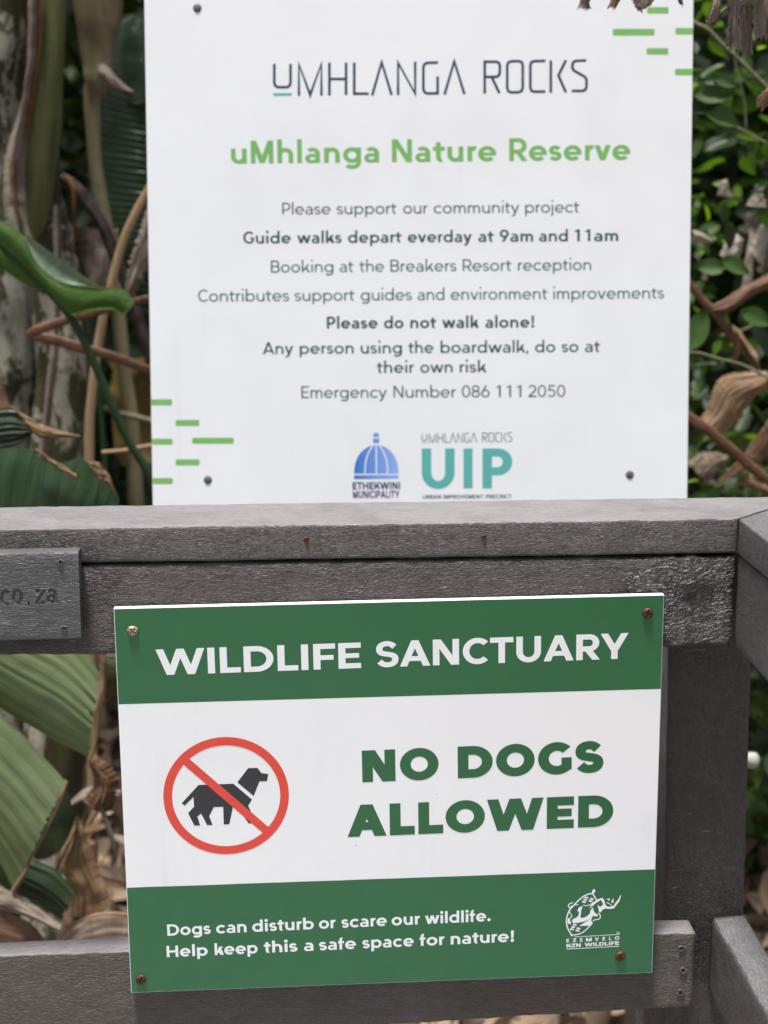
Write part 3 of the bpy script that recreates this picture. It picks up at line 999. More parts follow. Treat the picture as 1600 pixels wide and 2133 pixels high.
# rhino and shield emblem
rc = cropped(1140, 1800, 8.0)
pr = Print(-0.00009, -0.00001)
def px_stroke(pr, board, cv, pts, w, lev=0, smooth=True):
    if smooth and len(pts) > 2:
        out = []
        P = [pts[0]] + list(pts) + [pts[-1]]
        for i in range(1, len(P) - 2):
            for k in range(5):
                t = k / 5
                out.append(tuple(0.5 * ((2 * P[i][j]) + (-P[i - 1][j] + P[i + 1][j]) * t + (2 * P[i - 1][j] - 5 * P[i][j] + 4 * P[i + 1][j] - P[i + 2][j]) * t * t
                                        + (-P[i - 1][j] + 3 * P[i][j] - 3 * P[i + 1][j] + P[i + 2][j]) * t ** 3) for j in (0, 1)))
        out.append(tuple(pts[-1]))
        pts = out
    for q in g_path(pts, w, w):
        pr.poly(trace(board, cv, q), lev)
px_stroke(pr, S2, rc, [(755, 490), (690, 497), (600, 540), (500, 625), (430, 700), (370, 770), (330, 870), (320, 970), (338, 1060), (375, 1130), (405, 1180)], 20)
px_stroke(pr, S2, rc, [(405, 1180), (500, 1172), (600, 1130), (690, 1050), (750, 985)], 17, 1)
px_stroke(pr, S2, rc, [(755, 490), (795, 550), (822, 605)], 20, 2)
px_stroke(pr, S2, rc, [(600, 680), (640, 692), (720, 672), (790, 622)], 13, 1)
px_stroke(pr, S2, rc, [(430, 638), (372, 660), (352, 700), (385, 730), (405, 690)], 15, 1)
px_stroke(pr, S2, rc, [(520, 678), (455, 680), (400, 725), (372, 790), (410, 870), (372, 905), (390, 990)], 13, 2)
px_stroke(pr, S2, rc, [(842, 820), (878, 840), (882, 890), (850, 918), (795, 925), (760, 950)], 15, 1)
pr.poly(trace(S2, rc, [(745, 478), (750, 440), (780, 410), (802, 430), (795, 465), (765, 490)]), 3)
pr.poly(trace(S2, rc, [(385, 1178), (405, 1165), (425, 1182), (408, 1208)]), 3)
for (x, y) in ((652, 557), (632, 594), (612, 631), (740, 580), (722, 616), (458, 1012), (432, 1050), (410, 1086), (520, 1072), (505, 1108)):
    pr.poly(trace(S2, rc, [(x - 26, y - 19), (x + 34, y - 9), (x + 26, y + 17), (x - 34, y + 7)]), 1)
pr.poly(trace(S2, rc, [(410, 930), (450, 905), (500, 880), (530, 830), (525, 790), (500, 775), (530, 720), (590, 695), (565, 770), (560, 830), (550, 880), (570, 900), (640, 880),
                       (710, 825), (720, 770), (760, 715), (770, 770), (800, 815), (835, 840), (845, 870), (800, 868), (760, 860), (745, 900), (700, 920), (600, 960), (520, 975), (430, 985)]), 4)
pr.poly(trace(S2, rc, [(530, 1030), (640, 960), (735, 905), (735, 950), (760, 985), (700, 1025)]), 5)
pr.poly(trace(S2, rc, [(342, 900), (368, 905), (362, 940), (400, 1000), (338, 990)]), 6)
pr.poly(trace(S2, rc, [(815, 598), (905, 560), (885, 600), (820, 640), (760, 690), (700, 742), (738, 670), (790, 628)]), 7)
pr.poly(trace(S2, rc, [(865, 803), (838, 668), (880, 715), (935, 665), (895, 600), (885, 572), (920, 560), (950, 600), (962, 655), (985, 695), (1040, 712), (1108, 690), (1135, 645),
                       (1185, 585), (1218, 513), (1226, 525), (1206, 610), (1152, 680), (1112, 735), (1040, 746), (965, 737), (925, 758), (878, 808)]), 8)
pr.poly(trace(S2, rc, [(978, 572), (1015, 580), (1040, 558), (1035, 612)]), 9)
pr.poly(trace(S2, rc, [(1068, 640), (1078, 598), (1106, 568), (1100, 615), (1112, 642)]), 9)
px_stroke(pr, S2, rc, [(985, 640), (1030, 655), (1075, 690)], 12, 9)
px_stroke(pr, S2, rc, [(450, 1212), (1205, 1170)], 9, 1, False)
px_stroke(pr, S2, rc, [(318, 1415), (1192, 1368)], 10, 1, False)
pr.build('emblem', M_LET, sign2, 'white rhino and shield emblem')
set_line(S2, [(c, 1140 + a / 8, 1140 + b / 8) for c, a, b in (('E', 320, 365), ('Z', 425, 485), ('E', 545, 590), ('M', 645, 740), ('V', 795, 860), ('E', 922, 965), ('L', 1030, 1070), ('O', 1127, 1200))],
         1800 + 1305 / 8, 1800 + 1259 / 8, 7.6, 0.24, 0.7, 'm', 'lettering', M_LET, sign2, 'tiny white capitals under the emblem, first line')
set_line(S2, [('KZN', 1140 + 320 / 8, 1140 + 558 / 8), ('WILDLIFE', 1140 + 622 / 8, 1140 + 1197 / 8)],
         1800 + 1390 / 8, 1800 + 1343 / 8, 7.6, 0.25, 0.7, 'm', 'lettering', M_LET, sign2, 'tiny white capitals under the emblem, second line')
set_line(S2, [('TM', 1140 + 1148 / 8, 1140 + 1203 / 8)], 1800 + 1160 / 8, 1800 + 1157 / 8, 3.6, 0.22, 0.7, 'm', 'lettering', M_LET, sign2, 'tiny trade mark letters')
for i, (x, y, mt, lab) in enumerate(((277, 1314, M_BRASS, 'tarnished brass screw in the top left corner'), (1349, 1277, M_RUST, 'rusty screw in the top right corner'),
                                     (1292, 1991, M_RUST, 'rusty screw below the emblem'), (294, 2040, M_RUST, 'rusty screw in the bottom left corner'))):
    sx, sz = S2.loc(x, y)
    o = link('screw', screw_mesh(0.0042, 0.0021, True, i + 1, 0.12 if i else 0.3), mt, sign2, lab, smooth=True)
    o.location = (sx, -0.0004, sz)

# ------------------------------------------------------------------ upper sign
sign1 = empty('reserve_sign', mat4=S1.M, label='tall white nature reserve notice board standing behind the railing', cat='sign')
T1 = 0.004
up_top = S1.loc(880, -70)[1]
lowz = -0.30
link('board', board_mesh(W1, up_top, T1, 0.0004, lowz), M_WHITE1, sign1)
lg = lambda ws, yl, yr, cap, w, mat, lab, X=0.665: set_line(S1, ws, yl, yr, cap, w, X, 'a', 'lettering', mat, sign1, lab)
lg([('uMhlanga', 481.5, 790), ('Nature', 816.7, 1034), ('Reserve', 1061, 1313)], 341, 333, 47.5, 0.20, M_HEAD, 'large light green heading', 0.66)
lg([('Please', 588, 689), ('support', 701.5, 826.5), ('our', 840, 891), ('community', 903.6, 1082), ('project', 1094, 1207)], 447, 442.5, 24.8, 0.128, M_TEXTL, 'thin green line about the community project')
lg([('Guide', 507, 606), ('walks', 619, 712), ('depart', 725, 836.5), ('everday', 849.5, 983), ('at', 996.5, 1028.5), ('9am', 1041, 1110.5), ('and', 1123, 1183), ('11am', 1197, 1288)],
   507.5, 502, 25, 0.182, M_TEXTG, 'bold green line with the walk times')
lg([('Booking', 564.5, 694.7), ('at', 707.8, 736.6), ('the', 749, 800), ('Breakers', 813.4, 951), ('Resort', 964, 1065.6), ('reception', 1079, 1231.6)], 567.8, 562.8, 25, 0.128, M_TEXTL, 'thin green line about booking')
lg([('Contributes', 413, 602.5), ('support', 614, 739), ('guides', 751.5, 858), ('and', 870, 926), ('environment', 939, 1140.5), ('improvements', 1152.7, 1383.5)], 628.5, 621.5, 25, 0.128, M_TEXTL, 'thin green line, the widest of the notice')
lg([('Please', 681, 787), ('do', 800, 840.6), ('not', 854.7, 908.7), ('walk', 921, 997.5), ('alone!', 1011, 1113)], 684.5, 682.3, 25, 0.195, M_TEXTG, 'bold green warning line')
lg([('Any', 547.5, 611), ('person', 624.4, 737), ('using', 751.5, 837.5), ('the', 850.6, 903), ('boardwalk,', 917.8, 1101), ('do', 1114.6, 1156.8), ('so', 1170, 1205), ('at', 1218.5, 1250)],
   737.8, 733, 25, 0.155, M_TEXTG, 'green line about using the boardwalk')
lg([('their', 785, 862.5), ('own', 875.6, 943), ('risk', 957.6, 1014)], 777, 775.5, 25, 0.155, M_TEXTG, 'short green line about own risk')
lg([('Emergency', 628, 806), ('Number', 819.7, 950), ('086', 962, 1020), ('111', 1033.5, 1086), ('2050', 1100, 1177.7)], 829.3, 826.8, 25, 0.128, M_TEXTL, 'thin green line with the emergency number')
lg([('URBAN', 880.5, 918.7), ('IMPROVEMENT', 923.7, 1007), ('PRECINCT', 1012, 1066)], 1039, 1038, 8, 0.19, M_NAVY, 'tiny dark capitals under the teal letters')
set_line(S1, [('ETHEKWINI', 734.5, 833.7)], 1019.7, 1019, 15.2, 0.25, 0.7, 'm', 'lettering', M_PURP, sign1, 'purple capitals under the dome, upper line')
set_line(S1, [('MUNICIPALITY', 735.5, 832.5)], 1037.7, 1037, 15.2, 0.235, 0.7, 'm', 'lettering', M_PURP, sign1, 'purple capitals under the dome, lower line')
uc = cropped(700, 880, 4.0)
pr = Print(-0.00009)
for nm_, a, b in (('U', 715, 988), ('I', 1062, 1138), ('P', 1220, 1468)):
    A_ = Vector(S1.loc(*uc(a, 550)))
    B_ = Vector(S1.loc(*uc(b, 548)))
    Hh = (Vector(S1.loc(*uc((a + b) / 2, 216))) - (A_ + B_) / 2).length
    p, iw, l, r = glyph(nm_, 0.232, 0.7, 'a')
    for lev, st in enumerate(p):
        for q in st:
            pr.poly([tuple(A_ + (B_ - A_) * (u / iw) + Vector((0, 1)) * t * Hh) for u, t in q], lev)
pr.build('lettering', M_TEAL, sign1, 'large teal initials')
LOGO = [[(70, 118), (70, 205), (74, 218), (86, 226), (130, 226), (141, 218), (145, 206), (145, 118)],
        [(184, 266), (184, 120), (236, 262), (288, 118), (288, 265)],
        [(325, 112), (325, 265)], [(402, 112), (402, 262)], [(325, 188), (402, 188)],
        [(440, 112), (440, 256), (507, 256)], [(523, 264), (567, 110), (613, 262)],
        [(643, 262), (643, 112), (722, 256), (722, 108)],
        [(828, 112), (778, 113), (765, 119), (760, 132), (760, 235), (765, 248), (778, 255), (826, 254), (826, 176)],
        [(858, 260), (903, 106), (950, 258)],
        [(1044, 256), (1044, 108), (1098, 108), (1109, 113), (1114, 124), (1114, 160), (1109, 172), (1098, 178), (1044, 178)], [(1076, 178), (1112, 254)],
        [(1148, 178), (1148, 126), (1153, 112), (1166, 106), (1202, 105), (1215, 110), (1220, 124), (1220, 228), (1215, 243), (1202, 249), (1166, 250), (1153, 244), (1148, 230), (1148, 176)],
        [(1325, 104), (1275, 105), (1260, 110), (1255, 124), (1255, 228), (1260, 242), (1275, 247), (1325, 246)],
        [(1350, 102), (1350, 252)], [(1420, 100), (1385, 172), (1420, 250)],
        [(1514, 102), (1466, 104), (1454, 110), (1450, 120), (1450, 138), (1456, 148), (1508, 178), (1515, 190), (1515, 224), (1510, 237), (1498, 243), (1446, 243)]]
def logo_print(cv, lw, lab1, lab2):
    pr = Print(-0.00009, -0.00001)
    for i, pl in enumerate(LOGO):
        px_stroke(pr, S1, cv, pl, lw, i % 4, False)
    pr.build('lettering', M_NAVY, sign1, lab1)
    p2 = Print(-0.00009)
    px_stroke(p2, S1, cv, [(65, 260), (151, 259)], lw * 1.05, 0, False)
    p2.build('underline', M_TEAL, sign1, lab2)
logo_print(cropped(540, 80, 2.2222), 12.5, 'thin dark squared capitals across the top', 'teal dash under the first dark letter')
lk = (1520 - 65) / (1067 - 878.5)
logo_print(lambda x, y: (878.5 + (x - 65) / lk, 901 + (y - 100) / lk), 13, 'small dark squared capitals above the teal initials', 'small teal dash under the first letter')
# dome emblem
DOMEX = (S1.loc(*uc(150, 400))[0], S1.loc(*uc(522, 400))[0])
M_BLUE = blue_mat()
pr = Print(-0.00009)
pr.poly(trace(S1, uc, [(150, 426)] + [(336 - 186 * cos(radians(a)) , 426 - 238 * sin(radians(a)) ** 0.92) for a in range(6, 180, 6)] + [(522, 426)]))
pr.poly(trace(S1, uc, [(150, 440), (522, 438), (522, 468), (150, 472)]))
pr.poly(trace(S1, uc, [(308, 133), (360, 133), (360, 172), (308, 172)]))
pr.poly(trace(S1, uc, [(308, 120)] + [(334 - 26 * cos(radians(a)), 120 - 36 * sin(radians(a))) for a in range(10, 180, 10)] + [(360, 120)]))
pr.build('dome_emblem', M_BLUE, sign1, 'blue ribbed dome emblem')
pr = Print(-0.00014)
px_stroke(pr, S1, uc, [(334, 184), (336, 300), (336, 430)], 10)
px_stroke(pr, S1, uc, [(308, 190), (268, 260), (246, 340), (242, 430)], 10, 1)
px_stroke(pr, S1, uc, [(360, 190), (402, 260), (426, 340), (431, 430)], 10, 1)
pr.build('dome_ribs', M_WHITE1, sign1, 'white ribs of the dome emblem')
def dash(px0, px1, py, h=12.5, round_l=True, round_r=True, edge=None):
    a = Vector(S1.loc(px0, py))
    b = Vector(S1.loc(px1, py))
    hh = (Vector(S1.loc(px0, py - h / 2)) - a).length
    if edge == 'l':
        a.x = 0.0003
    if edge == 'r':
        b.x = W1 - 0.0003
    r = hh * 0.45
    pts = []
    for (cx, cy, a0, rd, sx, sy) in ((b.x, b.y + hh, 90, round_r, -1, -1), (b.x, b.y - hh, 0, round_r, -1, 1), (a.x, a.y - hh, 270, round_l, 1, 1), (a.x, a.y + hh, 180, round_l, 1, -1)):
        if rd:
            for k in range(5):
                an = radians(a0 - k * 22.5)
                pts.append((cx + sx * r + r * cos(an), cy + sy * r + r * sin(an)))
        else:
            pts.append((cx, cy))
    pr = Print(-0.00009)
    pr.poly(pts)
    pr.build('green_dash', M_DASH, sign1)
dash(316, 358.5, 838, edge='l', round_l=False)
dash(366, 415, 881, round_l=False, round_r=False)
dash(316, 359.5, 920, edge='l', round_l=False)
dash(400.5, 487, 918)
dash(366, 415.5, 963, round_l=False, round_r=False)
dash(316, 360, 1002, edge='l', round_l=False)
dash(1348, 1392.5, 21.5, 13.5, round_r=False)
dash(1276.5, 1363.5, 67, 14)
dash(1407, 1445, 65, 13.5, edge='r', round_r=False)
dash(1347, 1392, 107, 13.5, round_r=False)
dash(1406, 1445, 150, 13.5, edge='r', round_r=False)
for i, (x, y) in enumerate(((411, 17), (433, 1000), (1312, 989))):
    sx, sz = S1.loc(x, y)
    o = link('bolt', screw_mesh(0.0040, 0.0014, False, i + 5, 0.10), M_BOLT, sign1, smooth=True)
    o.location = (sx, 0.0, sz)
    o = link('washer', screw_mesh(0.0047, 0.0004, False, i + 15, 0.04), M_BOLT, sign1, smooth=True)
    o.location = (sx, 0.0, sz)
# the two legs behind the board
for X in (0.006, W1 - 0.052):
    p0 = S1.M @ Vector((X, T1 + 0.001, up_top - 0.03))
    p1 = S1.M @ Vector((X, T1 + 0.001, -1.45))
    ex = S1.M.to_3x3() @ Vector((0.046, 0, 0))
    ey = S1.M.to_3x3() @ Vector((0, 0.07, 0))
    o = beam('leg', [p1, p1 + ex, p1 + ex + ey, p1 + ey], [p0, p0 + ex, p0 + ex + ey, p0 + ey], M_POST, sign1, n=20)

# ------------------------------------------------------------------ engraved plaque
QQ = QF - 0.0165
pl_root_p = hf(60, 1240, QQ)
plaque = empty('engraved_plaque', tuple(pl_root_p), 'dark grey engraved plank ending in co.za, fixed over the railing', 'plaque')
tl, tr = hf(-260, 1158, QQ), hf(163, 1150, QQ)
bl_, br_ = hf(-260, 1342, QQ), hf(169, 1330.5, QQ)
# local frame on the face
px_ = (tr - tl).normalized()
# letters are cut out of the plank
def tube(pts, rad, sides=10):
    V, F = [], []
    n = len(pts)
    up = FY
    for i, p in enumerate(pts):
        t = (pts[min(i + 1, n - 1)] - pts[max(i - 1, 0)]).normalized()
        s = t.cross(up).normalized()
        for k in range(sides):
            a = 2 * pi * k / sides
            V.append(p + s * (rad * cos(a)) + up * (rad * 0.95 * sin(a)))
    for i in range(n - 1):
        for k in range(sides):
            k2 = (k + 1) % sides
            F.append([i * sides + k, i * sides + k2, (i + 1) * sides + k2, (i + 1) * sides + k])
    F.append(list(range(sides))[::-1])
    F.append([(n - 1) * sides + k for k in range(sides)])
    return V, F
pq = beam('plank', [bl_, tl, tl + FY * .0165, bl_ + FY * .0165], [br_, tr, tr + FY * .0165, br_ + FY * .0165], M_PLAQ, plaque, r=0.0013, n=30, amp=0.00012)
def arcp(cx, cy, rx, ry, a0, a1, n=18):
    return [(cx + rx * cos(radians(a0 + (a1 - a0) * i / n)), cy - ry * sin(radians(a0 + (a1 - a0) * i / n))) for i in range(n + 1)]
cuts = [arcp(12, 1245, 8, 13.5, 50, 310), arcp(36.5, 1243.5, 8, 13.5, 5, 364, 26),
        [(57.8, 1257.6), (61.8, 1257.2)], [(75, 1230.8), (92, 1229), (75.5, 1256.5), (93, 1255)],
        arcp(108, 1238, 7, 9, 0, 150, 8)[::-1] + [(115, 1243), (115.4, 1250), (118, 1254)], arcp(107, 1247.5, 6.8, 6.2, 40, 320, 12)]
for ci, c in enumerate(cuts):
    P3 = [hf(x, y, QQ - 0.0003) for x, y in c]
    V, F = tube(P3, 0.00145 if ci != 2 else 0.0018)
    cm = mesh('cut', V, F)
    bmx = bmesh.new(); bmx.from_mesh(cm); bmesh.ops.recalc_face_normals(bmx, faces=bmx.faces); bmx.to_mesh(cm); bmx.free()
    co_ = bpy.data.objects.new('cut', cm)
    COL.objects.link(co_)
    md = pq.modifiers.new('b', 'BOOLEAN')
    md.operation = 'DIFFERENCE'
    md.solver = 'EXACT'
    md.use_self = True
    md.object = co_
    dg = bpy.context.evaluated_depsgraph_get()
    nmz = bpy.data.meshes.new_from_object(pq.evaluated_get(dg))
    pq.modifiers.clear()
    pq.data = nmz
    nmz.set_sharp_from_angle(angle=0.6)
    bpy.data.objects.remove(co_)
for i, (x, y) in enumerate(((126, 1171), (134, 1308.5))):
    burr_hole(x, y, QQ, 0.0019, plaque, i + 11, RF, None, 0)
#BACKGROUND
# ------------------------------------------------------------------ plants
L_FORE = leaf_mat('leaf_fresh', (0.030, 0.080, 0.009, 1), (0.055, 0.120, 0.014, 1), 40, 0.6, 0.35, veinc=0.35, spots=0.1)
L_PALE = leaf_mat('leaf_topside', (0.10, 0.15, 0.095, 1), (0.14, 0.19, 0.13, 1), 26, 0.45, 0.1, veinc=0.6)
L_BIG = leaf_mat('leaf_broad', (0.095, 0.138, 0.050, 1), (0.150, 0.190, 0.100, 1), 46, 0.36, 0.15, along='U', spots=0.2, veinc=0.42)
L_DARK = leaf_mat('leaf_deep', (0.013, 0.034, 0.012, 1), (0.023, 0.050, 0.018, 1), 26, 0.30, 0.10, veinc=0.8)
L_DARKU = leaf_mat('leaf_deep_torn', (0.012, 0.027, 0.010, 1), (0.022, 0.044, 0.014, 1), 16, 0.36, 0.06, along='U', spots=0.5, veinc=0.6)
L_YEL = leaf_mat('leaf_yellowing', (0.035, 0.04, 0.010, 1), (0.15, 0.095, 0.015, 1), 20, 0.45, 0.25, along='U', backlit=(1.4, 1.1, 0.5, 1))
D_TAN = leaf_mat('dead_tan', (0.17, 0.10, 0.05, 1), (0.31, 0.215, 0.125, 1), 20, 0.7, 0.2, along='U', spots=0.5, backlit=(1.3, 1.1, 0.8, 1), veinc=0.4)
D_TANV = leaf_mat('dead_tan_ribbed', (0.12, 0.088, 0.06, 1), (0.25, 0.195, 0.145, 1), 20, 0.7, 0.15, spots=0.4, backlit=(1.3, 1.1, 0.8, 1), veinc=0.6)
D_GREY = leaf_mat('dead_grey', (0.15, 0.122, 0.10, 1), (0.30, 0.255, 0.21, 1), 16, 0.75, 0.25, along='U', spots=0.35, backlit=(1.3, 1.15, 0.95, 1), veinc=0.5)
D_SUNLIT = leaf_mat('dead_sunlit', (0.34, 0.29, 0.24, 1), (0.55, 0.50, 0.43, 1), 16, 0.75, 0.3, along='U', spots=0.2, backlit=(1.2, 1.1, 1.0, 1), veinc=0.4)  # dead leaf colour raised so the leaves look sunlit
D_BROWN = leaf_mat('dead_brown', (0.085, 0.042, 0.022, 1), (0.16, 0.085, 0.045, 1), 14, 0.55, 0.08, along='U', spots=0.5, backlit=(1.4, 1.0, 0.7, 1))
D_BLACK = leaf_mat('dead_black', (0.012, 0.008, 0.006, 1), (0.030, 0.018, 0.012, 1), 14, 0.5, 0.0, along='U')
D_PINK = leaf_mat('dead_pinkish', (0.11, 0.086, 0.065, 1), (0.23, 0.185, 0.145, 1), 12, 0.7, 0.05, along='U', spots=0.4, backlit=(1.2, 1.0, 0.8, 1))
D_ORANGE = leaf_mat('dead_orange', (0.10, 0.035, 0.012, 1), (0.34, 0.15, 0.03, 1), 10, 0.6, 0.1, along='U', spots=0.5, backlit=(1.4, 1.0, 0.6, 1))
B_MOTTLE = bark_mat('bark_mottled', (0.020, 0.021, 0.008, 1), (0.058, 0.052, 0.022, 1), (0.38, 0.36, 0.29, 1), low=0.505, high=0.53)
B_OLIVE = bark_mat('sheath_olive', (0.045, 0.056, 0.014, 1), (0.125, 0.125, 0.045, 1), (0.22, 0.21, 0.14, 1), 0.5, (1, 1, 0.06), 34, 0.68, 0.72, 0.25)
B_BEIGE = bark_mat('stem_beige', (0.110, 0.092, 0.042, 1), (0.25, 0.215, 0.12, 1), (0.10, 0.082, 0.068, 1), 0.6, (1, 1, 0.08), 30, 0.55, 0.68, 0.3)
B_STALK = bark_mat('stalk_brown', (0.050, 0.022, 0.012, 1), (0.15, 0.075, 0.040, 1), None, 0.5, (1, 1, 1), 34, bump=0.5)
B_TANST = bark_mat('stalk_tan', (0.21, 0.135, 0.070, 1), (0.32, 0.225, 0.13, 1), None, 0.55, (3, 3, 0.1), 60, bump=0.5)
B_GREEN = bark_mat('stalk_green', (0.012, 0.028, 0.011, 1), (0.020, 0.045, 0.016, 1), None, 0.35, (1, 1, 0.3), 20, bump=0.1)
B_TWIG = bark_mat('twig_green_brown', (0.075, 0.080, 0.040, 1), (0.16, 0.15, 0.09, 1), None, 0.7, (1, 1, 1), 60, bump=0.5)

def small_leaf_mat(name, c1, c2, trans=0.35, rough=0.5, backlit=(2.6, 2.6, 0.5, 1)):
    m = NT(name)
    oi = m.n('ShaderNodeObjectInfo')
    ob = m.coord('Object')
    f = m.math('ADD', m.math('MULTIPLY', m.noise(ob, 3.0, 3), 0.9), m.math('MULTIPLY', m.math('SUBTRACT', oi.outputs['Random'], 0.5), 0.8))
    col = m.ramp(f, [(0.25, c1), (0.7, c2)])
    m.set(Base_Color=col, Roughness=rough)
    tr = m.n('ShaderNodeBsdfTranslucent')
    m.l(m.mix(1.0, col, backlit, 'MULTIPLY'), tr.inputs[0])
    mx = m.n('ShaderNodeMixShader')
    mx.inputs[0].default_value = trans
    m.l(m.b.outputs[0], mx.inputs[1])
    m.l(tr.outputs[0], mx.inputs[2])
    m.l(mx.outputs[0], m.out.inputs[0])
    return m.m
S_LEAF = small_leaf_mat('shrub_leaf', (0.014, 0.035, 0.008, 1), (0.042, 0.090, 0.015, 1), 0.4)
S_DARK = small_leaf_mat('thicket_leaf', (0.010, 0.022, 0.007, 1), (0.026, 0.050, 0.014, 1), 0.2)
S_GRASS = small_leaf_mat('seedling_leaf', (0.05, 0.10, 0.02, 1), (0.11, 0.18, 0.045, 1), 0.3)
S_LITTER = small_leaf_mat('litter_leaf', (0.13, 0.08, 0.05, 1), (0.42, 0.32, 0.22, 1), 0.1, 0.8, (1.2, 1.1, 0.9, 1))

def catmull(P, n):
    P = [Vector(p) for p in P]
    if len(P) == 2:
        return [P[0].lerp(P[1], i / n) for i in range(n + 1)]
    Q = [P[0] * 2 - P[1]] + P + [P[-1] * 2 - P[-2]]
    seg = [(P[i + 1] - P[i]).length for i in range(len(P) - 1)]
    tot = sum(seg)
    out = []
    for k in range(n + 1):
        d = tot * k / n
        i = 0
        while i < len(seg) - 1 and d > seg[i]:
            d -= seg[i]
            i += 1
        t = min(1, d / seg[i])
        a, b, c, e = Q[i], Q[i + 1], Q[i + 2], Q[i + 3]
        out.append(0.5 * ((2 * b) + (c - a) * t + (2 * a - 5 * b + 4 * c - e) * t * t + (3 * b - a - 3 * c + e) * t ** 3))
    return out

def W3(pts, Y):
    """seen points -> place points; a point may carry its own distance"""
    return [at(p[0], p[1], p[2] if len(p) > 2 else Y) for p in pts]

def blade(name, A, B, Y, mat, parent, n=36, m=16, bulge=0.0, ripple=0.004, rag=0.0, fold=0.0, label=None, seed=0, ragend=0.0, pv=None, pu=None, crump=None):
    """a leaf or leaf strip between two edges A and B"""
    if crump is None:
        crump = 0.0035 if mat.name.startswith('dead') else 0.0004
    if mat.name.startswith('dead'):
        n, m = int(n * 1.6), int(m * 1.8)
    a, b = catmull(W3(A, Y), n), catmull(W3(B, Y), n)
    V, F, UV = [], [], []
    for i in range(n + 1):
        wd = (b[i] - a[i]).length
        for j in range(m + 1):
            v = j / m
            vv = v
            if rag:
                k = rag * (noise.noise(Vector((i * 0.9, seed * 3.3, 1))) + 0.6 * noise.noise(Vector((i * 2.3, seed, 7))))
                vv = v + (v - 0.5) * k
            p = a[i].lerp(b[i], vv)
            if ragend and i > n * 0.75:
                t = (i - n * 0.75) / (n * 0.25)
                p += (a[i] - a[i - 1]) * (t * ragend * n * 0.25 * noise.noise(Vector((j * 1.1, seed * 2, 4))))
            q = Vector((p.x * 9 + seed, p.y * 9, p.z * 9))
            p = p - Vector((0, 1, 0)) * (bulge * sin(pi * v) + fold * abs(v - 0.5) * 2) + noise.noise_vector(q) * ripple + noise.noise_vector(q * 3.1) * ripple * 0.35
            if pv:
                p.y += pv[1] * (0.5 + 0.7 * noise.noise(Vector((v * 5, 3, seed)))) * 1.6 * sin(2 * pi * (v * pv[0] + 0.5 * noise.noise(Vector((v * 4, 0, seed)))))
            if pu:
                p.y += pu[1] * abs(((i / n * pu[0]) % 1.0) - 0.5) * 2
            # creases run with the fibres of a dry leaf
            cq = Vector((i / n * 2.0 + seed, v * 9.0, seed * 1.7))
            p += Vector((0.4, -1, 0.5)) * (crump * (abs(noise.noise(cq)) * 2 - 0.5 + 0.5 * noise.noise(q * 6)))
            V.append(p)
            UV.append((i / n, v))
    for i in range(n):
        for j in range(m):
            k = i * (m + 1) + j
            F.append([k, k + 1, k + m + 2, k + m + 1])
    o = link(name, mesh(name, V, F, UV), mat, parent, label, smooth=True)
    return inworld(o, parent) if parent is not None else o

def stalk(name, pts, Y, mat, parent, n=60, sides=16, flat=1.0, groove=0.0, label=None, bumpy=0.04, seed=0):
    """pts: (px, py, radius in px[, Y])"""
    C = catmull([at(p[0], p[1], p[3] if len(p) > 3 else Y) for p in pts], n)
    Rr = catmull([Vector((p[2] * (p[3] if len(p) > 3 else Y) * 0.795 / FPX, 0, i * 0.05)) for i, p in enumerate(pts)], n)
    # radius must follow the same arc positions: sample by nearest control distance
    ctrl = [at(p[0], p[1], p[3] if len(p) > 3 else Y) for p in pts]
    cum = [0]
    for i in range(len(ctrl) - 1):
        cum.append(cum[-1] + (ctrl[i + 1] - ctrl[i]).length)
    rad = [p[2] * (p[3] if len(p) > 3 else Y) * 0.795 / FPX for p in pts]
    V, F, UV = [], [], []
    for i in range(n + 1):
        d = cum[-1] * i / n
        r = np.interp(d, cum, rad)
        t = (C[min(i + 1, n)] - C[max(i - 1, 0)]).normalized()
        s = t.cross(Vector((0, 1, 0))).normalized()
        f = s.cross(t).normalized()
        for k in range(sides):
            a = 2 * pi * k / sides
            g_ = 1 - groove * max(0, cos(a - pi * 0.5)) ** 4 - groove * 0.6 * max(0, cos(a + pi * 0.5)) ** 4
            rr = r * (1 + bumpy * noise.noise(Vector((cos(a) * 1.5, sin(a) * 1.5 + seed, d * 14)))) * g_
            V.append(C[i] + s * (rr * cos(a)) + f * (rr * flat * sin(a)))
            UV.append((i / n, k / sides))
    for i in range(n):
        for k in range(sides):
            k2 = (k + 1) % sides
            F.append([i * sides + k, i * sides + k2, (i + 1) * sides + k2, (i + 1) * sides + k])
    F.append(list(range(sides))[::-1])
    F.append([n * sides + k for k in range(sides)])
    o = link(name, mesh(name, V, F, UV), mat, parent, label, smooth=True)
    return inworld(o, parent) if parent is not None else o

def root(name, px, py, Y, label, cat, group=None, ground=True):
    p = at(px, py, Y)
    return empty(name, (p.x, p.y, 0.0 if ground else p.z), label, cat, group)

